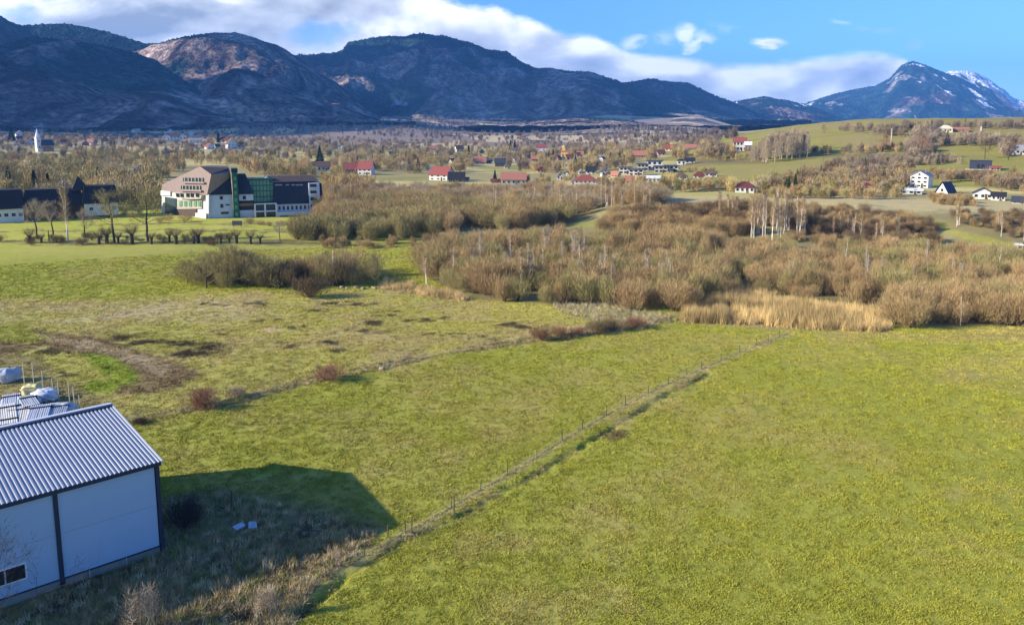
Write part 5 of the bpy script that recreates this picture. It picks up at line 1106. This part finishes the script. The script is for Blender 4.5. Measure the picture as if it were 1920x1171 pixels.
    MB().hexa([(X(599), -.2, Z(398, 602)), (X(607), -.2, Z(398, 602)), (X(607), 12, Z(398, 602)), (X(599), 12, Z(398, 602)), (X(599), 1, Z(344, 602)), (X(604), 1, Z(344, 602)), (X(604), 11, Z(344, 602)), (X(599), 11, Z(344, 602))]).obj('mansard', M['navy_roof'], r)
    # ground floor terraces
    bx('portal', 'white', X(476), X(517), -2.5, -2.1, Z(382, 495), Z(380, 495)); 
    for px in (477, 496, 517): bx('pillar', 'white', X(px, -2.3) - .3, X(px, -2.3) + .3, -2.6, -2.0, 0, Z(381, 495))
    bx('terrace_floor', 'white', X(476), X(517), -2.5, 0, Z(396, 495), Z(394, 495)); bx('glazing', 'dark_glass', X(478), X(516), -.2, .1, .3, Z(382, 495))
    bx('terrace_wall', 'shaded_white', X(517), X(580), -3, -2.6, 0, Z(398, 545)); bx('terrace_floor', 'white', X(517), X(580), -3.3, 0, Z(398, 545), Z(396, 545)); bx('base_window', 'glass', X(522), X(576), -3.05, -2.9, Z(405, 545), Z(402, 545))
    for k, px in enumerate(range(521, 578, 8)): bx('window', 'glass', X(px), X(px + 4), -.08, .1, Z(393, 545), Z(386, 545))
    # pink gable wing: a facade running back to the left, seen lit
    w = link('pink_wing', None, r); w.name = 'wing'; a_ = R(180 - 37) - yaw; ex = np.array([math.cos(a_), math.sin(a_), 0]); nrm = np.array([ex[1], -ex[0], 0]) * -1
    if nrm[1] > 0: nrm = -nrm
    Rz = np.array([[c, -s, 0], [s, c, 0], [0, 0, 1]]); O = np.array([x, y, z - .4])
    def Pw(px, py, off=0.0):     # point on the facade plane seen at a photo pixel
        n_ = Rz @ nrm; d = ray(px, py); p0 = O + n_ * off; t = ((p0 - [0, 0, HC]) @ n_) / (d @ n_); q = np.array([0, 0, HC]) + d * t; return Rz.T @ (q - O)
    def facade(nm, mt, pix, off, th=.5, parent=None): return MB().prism([Pw(a, b_, off) for a, b_ in pix], -nrm * th).obj(nm, M[mt], parent or w)
    facade('wall', 'white', [(303, 357), (390, 364), (391, 409), (303, 407)], 0, 9)
    facade('shingle_gable', 'shingle', [(304, 346), (375, 312), (396, 327), (388, 366), (303, 358)], .5, 8)
    bk = [Pw(375, 312, .5), Pw(396, 327, .5)]; tp = MB().hexa([Pw(375, 313, .4), Pw(396, 327, .4), (xa + 8, 3, Z(319, 412)), (xa + 8, 11, Z(317, 412)), Pw(375, 312, .5), Pw(396, 326, .5), (xa + 8, 3, Z(318, 412) + .2), (xa + 8, 11, Z(316, 412) + .2)]).obj('roof', M['umber_roof'], w)
    for (a0, a1, b0, b1) in ((343, 382, 333, 343), (339, 377, 348, 358)):
        sl_ = facade('balcony', 'dark_glass', [(a0, b0), (a1, b0 + 1), (a1, b1 + 1), (a0, b1)], .65, .3); facade('balcony_rail', 'shingle', [(a0 - 1, b1 - 3), (a1, b1 - 2), (a1, b1 + 1.5), (a0 - 1, b1 + .5)], 1.3, .3, sl_)
        n_ = 6
        for k in range(n_): q = a0 + (a1 - a0) * (k + .5) / n_; facade('pier', 'pale_stone', [(q - .5, b0), (q + .5, b0), (q + .5, b1), (q - .5, b1)], .95, .3, sl_)
    facade('curved_balcony', 'pale_stone', [(326, 360), (378, 366), (376, 373), (352, 374), (332, 370)], 1.6, 1.6)
    for a0 in (330, 338, 349, 357, 367): facade('window', 'glass', [(a0, 362), (a0 + 6, 363), (a0 + 6, 370), (a0, 369)], 1.75, .3)
    facade('glass_front', 'dark_glass', [(309, 369), (330, 372), (330, 405), (309, 404)], .3, .4)
    facade('terrace_front', 'pale_stone', [(332, 374), (378, 375), (378, 391), (332, 392)], .5, .6)
    for a0 in (336, 345, 354, 363, 371): facade('window', 'green_glass', [(a0, 377), (a0 + 5, 377), (a0 + 5, 387), (a0, 387)], .7, .3)
    facade('lower_front', 'timber', [(331, 392), (368, 391), (368, 405), (331, 405)], .4, .4)
    facade('corner_pillar', 'white', [(386, 365), (391, 365), (391, 410), (386, 410)], .35, .6); facade('terrace_wall', 'white', [(366, 399), (386, 400), (386, 410), (366, 407)], 1.2, .6)
    facade('side_block', 'white', [(301, 357), (319, 359), (319, 367), (301, 366)], .6, 5)
hotel()
x, y, z = hit(445, 426); r = thing('billboard', 'small dark sign board standing in the meadow below the hotel', 'sign', (x, y, z), 0); MB().box((0, 0, 1.5), (3.4, .15, 1.5)).obj('panel', M['slate'], r)
for s in (-1, 1): MB().box((s * 1.3, .1, .75), (.12, .12, 1.5)).obj('post', M['wood'], r)
# poles
def pole(px, b, hpx, lab, arms=1, mt='pole', rr=.2):
    x, y, z = hit(px, b); h = hpx * mpp(px, b); r = thing('utility_pole', lab, 'utility pole', (x, y, z)); MB().tube([[0, 0, -.3], [0, 0, h * .5], [0, 0, h]], [rr, rr * .8, rr * .6], 6).obj('mast', M[mt], r)
    for k in range(arms): MB().box((0, 0, h * .97 - k * 1.2), (2.2, .14, .14)).obj('crossarm', M[mt], r)
pole(1670, 277, 36, 'tall white concrete pole on the hill pasture', 1, rr=.35); pole(1839, 251, 14, 'short thick pale pole on the hill crest', 0, rr=.7); pole(1543, 308, 16, 'thin dark pole on the green hillside', 0, 'wood', .12)
pole(333, 304, 0.1 + 14, 'thin grey pole beside the trees left of the hotel roof', 1, 'wood'); pole(92, 453, 22, 'dark wooden post on the left meadow edge', 0, 'wood')

# ------------------------------------------------------------------ foreground warehouse
def warehouse():
    M['roof_metal'] = mat('corrugated_metal', (.27, .30, .36), .42, .10, .35, metal=.3, spec=.5); M['panel'] = mat('wall_panel', (.33, .44, .58), .5, .05, .5); M['trim'] = mat('navy_trim', (.022, .032, .060), .5, .15, 2)
    M['zinc'] = mat('pale_flashing', (.62, .66, .72), .4, .08, 1, metal=.3); M['dirty_concrete'] = mat('dirty_concrete', (.26, .25, .22), .9, .3, 2, bump=.02)
    bxp, byp = g0(308, 1036); r = thing('warehouse', 'white panelled warehouse with corrugated metal roof and navy corner posts at the lower left', 'warehouse', (bxp, byp, 0))
    d = np.array([-.74286, -.66945, 0]); n = np.array([-.66945, .74286, 0]); EH, RH, Wd, L, WB, BH = 8.05, 9.15, 13.3, 34.0, 17.8, 7.0
    def P(s, w, z): return d * s + n * w + np.array([0, 0, z])
    basis = np.array([d, n, [0, 0, 1]])
    def bx(nm, mt, s0, s1, w0, w1, z0, z1, parent=None): return MB().box(P((s0 + s1) / 2, (w0 + w1) / 2, (z0 + z1) / 2), (s1 - s0, w1 - w0, z1 - z0), basis=basis).obj(nm, M[mt], parent or r)
    bx('plinth', 'dirty_concrete', .05, L, .03, WB, -.4, .75)
    bays = [.32, 7.35, 7.75 + .0, 14.6, 15.0, 22.0]
    for a, b_ in ((.34, 7.36), (7.68, 14.7), (15.02, 22.0), (22.3, L)):
        p = bx('wall_panel', 'panel', a, b_, -.02, .25, .75, 4.38); bx('wall_panel', 'panel', a, b_, -.02, .25, 4.41, EH - .32); bx('joint', 'zinc', a, b_, .02, .2, 4.37, 4.42)
    MB().prism([P(0, .3, .75), P(0, WB - .3, .75), P(0, WB - .3, BH), P(0, Wd, RH - .1), P(0, .3, EH - .05)], d * .25).obj('gable_wall', M['panel'], r)
    MB().prism([P(L - .3, .3, 0), P(L - .3, WB - .3, 0), P(L - .3, WB - .3, BH), P(L - .3, Wd, RH - .1), P(L - .3, .3, EH - .05)], d * .25).obj('gable_wall', M['panel'], r)
    bx('wall_panel', 'panel', .3, L, WB - .25, WB, .75, BH - .1)
    for s0 in (-.04, 7.36, 14.7, 22.0): bx('corner_post', 'trim', s0, s0 + .32, -.12, .28, .1 if s0 > 0 else .0, EH - .1)
    bx('eaves_gutter', 'trim', -.15, L, -.32, .02, EH - .34, EH - .04); bx('base_rail', 'trim', .32, L, -.07, .03, .70, .82)
    # corrugated sheets
    for side in (0, 1):
        pitch = .33; ns = int(L / pitch); prof = [(0, 0), (.11, 0), (.15, .07), (.26, .07), (.30, 0)]; S_ = np.array([[k * pitch + a, h] for k in range(ns) for a, h in prof]); S_[:, 0] -= .25; m_ = len(S_); rows = []
        for w, z in (((-.28, EH - .05), (Wd, RH)) if side == 0 else ((Wd, RH), (WB + .28, BH - .13))):
            rows.append(P(0, w, z)[None] + S_[:, :1] * d[None] + S_[:, 1:] * np.array([[0, 0, 1]]))
        V = np.vstack(rows); V = np.vstack([V, V - [0, 0, .04]]); i = np.arange(m_ - 1); q = np.stack([i, i + 1, m_ + i + 1, m_ + i], 1)
        MB().add(V, np.vstack([q, q + 2 * m_])).obj('roof_sheet', M['roof_metal'], r)
    bx('ridge_cap', 'zinc', -.28, L, Wd - .10, Wd + .36, RH + .07, RH + .15); bx('ridge_shadow_strip', 'trim', -.24, L, Wd - .52, Wd - .10, RH - .02, RH + .125)  # dark strip below the cap stands for its shadow
    MB().prism([P(-.3, -.3, EH - .18), P(-.3, Wd + .1, RH - .10), P(-.3, Wd + .1, RH + .12), P(-.3, -.3, EH + .06)], d * .12).obj('verge_trim', M['zinc'], r)
    MB().prism([P(-.31, Wd + .1, RH - .1), P(-.31, WB + .3, BH - .3), P(-.31, WB + .3, BH - .04), P(-.31, Wd + .1, RH + .12)], d * .12).obj('verge_trim', M['zinc'], r)
    # strip window
    f = bx('window', 'frame', 9.75, 12.55, -.09, .04, 1.75, 3.05); bx('pane', 'glass', 9.87, 11.1, -.12, -.05, 1.87, 2.93, f); bx('pane', 'glass', 11.2, 12.43, -.12, -.05, 1.87, 2.93, f)
    for s0 in (2.9, 5.6): bx('pipe', 'zinc', s0, s0 + .05, -.1, -.03, .1, .75)
warehouse()

# fence of the field: posts and wires
def field_fence():
    r = thing('wire_fence', 'long low wire fence with thin crooked posts running across the field', 'fence', (0, 0, 0)); rg = np.random.default_rng(3)
    L = np.array(FENCE[1:]); seg = np.hypot(*np.diff(L, axis=0).T); tot = seg.sum(); cs = np.r_[0, np.cumsum(seg)]
    def pt(t): i = min(np.searchsorted(cs, t, side='right') - 1, len(seg) - 1); return L[i] + (L[i + 1] - L[i]) * (t - cs[i]) / seg[i]
    t = 1.5; tops = []
    while t < tot:
        p = pt(t); z = gz(*p); h = rg.uniform(1.1, 1.4) if t < 60 else rg.uniform(1.0, 1.3); ln = rg.normal(size=2) * .05; rad = .05 if t < 40 else .065
        MB().tube([[p[0], p[1], z - .2], [p[0] + ln[0] * .5, p[1] + ln[1] * .5, z + h * .5], [p[0] + ln[0], p[1] + ln[1], z + h]], [rad, rad * .9, rad * .75], 5).obj('post', M['wood'], r); tops.append((p[0], p[1], z, h)); t += rg.uniform(3.6, 6.0)
    for k, fr in enumerate((.35, .85)):
        MB().tube([(a, b_, c_ + h * fr + rg.normal() * .02) for a, b_, c_, h in tops], .012, 3).obj('wire', M['wire'], r)
field_fence()
for px, b, hp, lab in ((851, 962, 34, 'tall dark stake standing by the field fence, right one'), (772, 1000, 34, 'dark stake by the field fence left of the tall one'), (435, 952, 34, 'dark wooden stake standing in the shade near the shed'), (727, 1008, 26, 'short stake at the tip of the shed shadow')):
    x, y, z = hit(px, b); h = hp * mpp(px, b); r = thing('stake', lab, 'stake', (x, y, z)); MB().tube([[0, 0, -.2], [.02, 0, h * .5], [.05, .02, h]], [.07, .06, .045], 6).obj('post', M['wood'], r)
# pale posts of the yard
r = thing('yard_fence', 'row of thin pale posts with wires around the storage yard', 'fence', (0, 0, 0)); pts = []
for px, b, hp in ((46, 716, 40), (64, 719, 42), (81, 724, 32), (100, 737, 30), (111, 745, 33), (131, 752, 38), (140, 758, 36), (150, 764, 26)):
    x, y, z = hit(px, b + 6); h = (hp + 4) * mpp(px, b); MB().tube([[x, y, z - .2], [x, y, z + h * .5], [x, y, z + h]], [.06, .055, .05], 5).obj('post', M['pole'], r); pts.append((x, y, z + h * .8))
MB().tube(pts, .012, 3).obj('wire', M['wire'], r); MB().tube([(a, b, c - .9) for a, b, c in pts], .012, 3).obj('wire', M['wire'], r)

# stored goods behind the warehouse
M['wrap'] = mat('white_wrap', (.50, .53, .60), .35, .15, 2, spec=.5, bump=.03, bscale=3); M['wrap_blue'] = mat('bluish_wrap', (.36, .40, .46), .35, .3, 2, spec=.5, bump=.03, bscale=3); M['pipe'] = mat('pale_pipe', (.66, .64, .58), .5, .2, 1.5); M['tank'] = mat('yellow_sack', (.62, .55, .26), .6, .15, 1.5)
rw = np.random.default_rng(21)
def bundle(lab, px, b, L, nrow, ncol, yaw, mt, rad=.11):
    x, y, z = hit(px, b); r = thing('pipe_bundle', lab, 'pipe bundle', (x, y, z + .08), yaw)
    for i in range(nrow):
        for j in range(ncol):
            l = L * rw.uniform(.93, 1.0); yy = (j - (ncol - 1) / 2) * rad * 2.05 + (i % 2) * rad; MB().tube([[-l / 2, yy, rad + i * rad * 1.8], [0, yy + rw.normal() * .02, rad + i * rad * 1.8], [l / 2, yy, rad + i * rad * 1.8]], rad * rw.uniform(.85, 1), 6).obj('pipe', M[mt], r)
    for k in (-.3, .3): MB().box((L * k, 0, (nrow * rad * 1.8 + .1) / 2), (.08, ncol * rad * 2.1 + .15, nrow * rad * 1.8 + .16)).obj('strap', M['trim'], r)
yw = R(118)
bundle('long bundle of pale pipes nearest the warehouse roof', 40, 800, 8.5, 6, 12, yw, 'pipe'); bundle('bundle of pale pipes left of the others at the picture edge', 8, 798, 8.0, 7, 12, yw + .1, 'pipe'); bundle('white pipe bundle right of the pale ones', 75, 795, 7.5, 6, 10, yw - .05, 'wrap'); bundle('bluish pipe bundle at the right end of the pile', 108, 788, 6.5, 5, 9, yw - .1, 'wrap_blue')
bundle('bluish bundle lying behind the pale pipes', 60, 772, 6.5, 6, 8, yw + .2, 'wrap_blue'); bundle('white bundle lying beyond the bluish one', 22, 768, 7.0, 5, 9, yw + .05, 'wrap')
def lump(name, lab, cat, px, b, w, d, h, mt, seed, yaw=0, part='cover', pw=3.0):
    x, y, z = hit(px, b); r = thing(name, lab, cat, (x, y, z), yaw); ph = np.linspace(0, math.pi, 17); th = np.linspace(0, 2 * math.pi, 33)[:-1]; P_, T_ = np.meshgrid(ph, th, indexing='ij')
    def se(v): return np.sign(v) * np.abs(v) ** (2 / pw)
    X = se(np.sin(P_)) * se(np.cos(T_)); Y = se(np.sin(P_)) * se(np.sin(T_)); Zz = se(np.cos(P_)); k = 1 + .34 * fbm(X * 2 + seed + Zz, Y * 2 + Zz * 1.7, .7, 4, seed)
    V = np.stack([X * k * w / 2, Y * k * d / 2, (Zz * k + .9) * h / 2], -1).reshape(-1, 3); n, m_ = P_.shape; i = np.arange(n * m_).reshape(n, m_); j = np.roll(i, -1, 1)
    MB().add(V, np.stack([i[:-1], i[1:], j[1:], j[:-1]], -1).reshape(-1, 4)).obj(part, M[mt], r, True); return r
r = lump('sack', 'squat yellowish sack standing by the yard fence', 'sack', 60, 740, 2.1, 1.7, 1.4, 'tank', 5, .3, pw=5); MB().box((0, 0, .05), (1.9, 1.6, .12)).obj('pallet', M['wood'], r)
lump('wrapped_pile', 'crumpled white plastic wrapped pile right of the yellow sack', 'wrapped pile', 84, 750, 3.0, 2.2, 1.5, 'wrap', 6); lump('wrapped_pile', 'bluish plastic covered heap at the left picture edge', 'wrapped pile', 14, 716, 3.0, 2.4, 1.9, 'wrap_blue', 7)
lump('wrapped_pile', 'grey blue wrapped heap at the right end of the pipes', 'wrapped pile', 116, 776, 3.2, 2.2, 1.4, 'wrap_blue', 8); lump('wrapped_pile', 'small white bundle of foil in front of the yellow sack', 'wrapped pile', 62, 757, 2.2, 1.8, 1.0, 'wrap', 9)
M['slab'] = mat('pale_slab', (.42, .48, .56), .7, .2, 2)
for px, b, w, lab, sd in ((448, 992, 1.0, 'left of two pale slabs lying in the shaded weeds', 1), (474, 990, 1.1, 'right of two pale slabs lying in the shaded weeds', 2)):
    x, y, z = hit(px, b); r = thing('slab', lab, 'slab', (x, y, z + .12), sd); MB().prism([(-w * .5, -.3, 0), (w * .4, -.38, .05), (w * .55, .25, .1), (-w * .35, .4, .02)], (0, 0, .14)).obj('block', M['slab'], r)
M['rock'] = mat('pale_rock', (.38, .32, .23), .9, .2, 3, bump=.03)
for px, b, w, lab in ((716, 694, .8, 'pale stone lying at the edge of the grassy bank'), (838, 1171, .1, '')):
    if lab: lump('stone' if 'stone' in lab else 'stalk_heap', lab, 'stone' if 'stone' in lab else 'stalk heap', px, b, w, w * .7, w * .6, 'rock', int(px), pw=2.4, part='block')
pr = None
for j in range(26):
    t = j / 25; px = np.interp(t, [0, .55, .75, 1], [640, 790, 825, 868]) + rw.normal() * 3; b = np.interp(t, [0, .55, .75, 1], [541, 543, 551, 561]) + rw.normal() * 1.2; w = rw.uniform(.35, .8) * (1.5 if .68 < t < .85 else 1)
    lump('stone', 'pale stone in the rubble line at the foot of the thicket', 'stone', px, b, w * 1.5, w, w * .7, 'rock', 40 + j, rw.uniform(0, 3), part='block', pw=2.4)['group'] = 'stones of the rubble line'
# bare tree in front of the warehouse
def near_tree():
    bxp, byp = g0(-28, 1215); tb, cr = bare_tree(777, 8.2, .12, .13, 1500, .6, .022, .55, .22, 3, 7, .8)
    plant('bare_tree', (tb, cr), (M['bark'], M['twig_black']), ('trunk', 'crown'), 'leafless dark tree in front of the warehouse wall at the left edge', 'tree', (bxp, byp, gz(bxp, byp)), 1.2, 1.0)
near_tree()
STK = birch_meshes(790, 3.0, 3, 260)
for px, b, hp, lab in ((505, 1150, 62, 'pale dry weed stalks beside the near end of the fence'), (478, 1160, 40, 'low dry weed stalks left of the taller ones'), (270, 1175, 90, 'tangled dry weeds at the bottom edge below the shed'), (640, 1060, 30, 'thin dry weed by the fence in the scrub corner'), (1160, 800, 0, '')):
    if lab: put_tree('dry_weed', STK, (M['pipe'], M['twig_grey']), px, b, hp, 3, lab, 'weed', None, ('stalk', 'twigs'))

# woods between the houses, with the open ground in front of each house left free
FP = np.array([q[0] for q in far]); fx, fy = proj(FP[:, 0], FP[:, 1], FP[:, 2]); fh = np.array([q[1] for q in far]) * F / (FP[:, 1] * cp - (FP[:, 2] - HC) * sp)
ok = np.ones(len(far), bool)
for a_, b_, w_ in HP: ok &= ~((np.abs(fx - a_) < w_ * .5 + 2) & (fy > b_ - 5) & (fy - fh * .8 < b_ - 1) & (rT.uniform(0, 1, len(far)) < .93))
far = [q for q, k_ in zip(far, ok) if k_]
m = len(far); hh = np.array([q[1] for q in far])
scatter('far_woods', np.array([q[0] for q in far]), hh / 9 * rT.uniform(.8, 1.2, m), rT.uniform(0, 6.28, m), np.array([q[2] for q in far]) * rT.uniform(.75, 1.2, (m, 1)), np.array([q[3] for q in far]), LT, hh / 9)
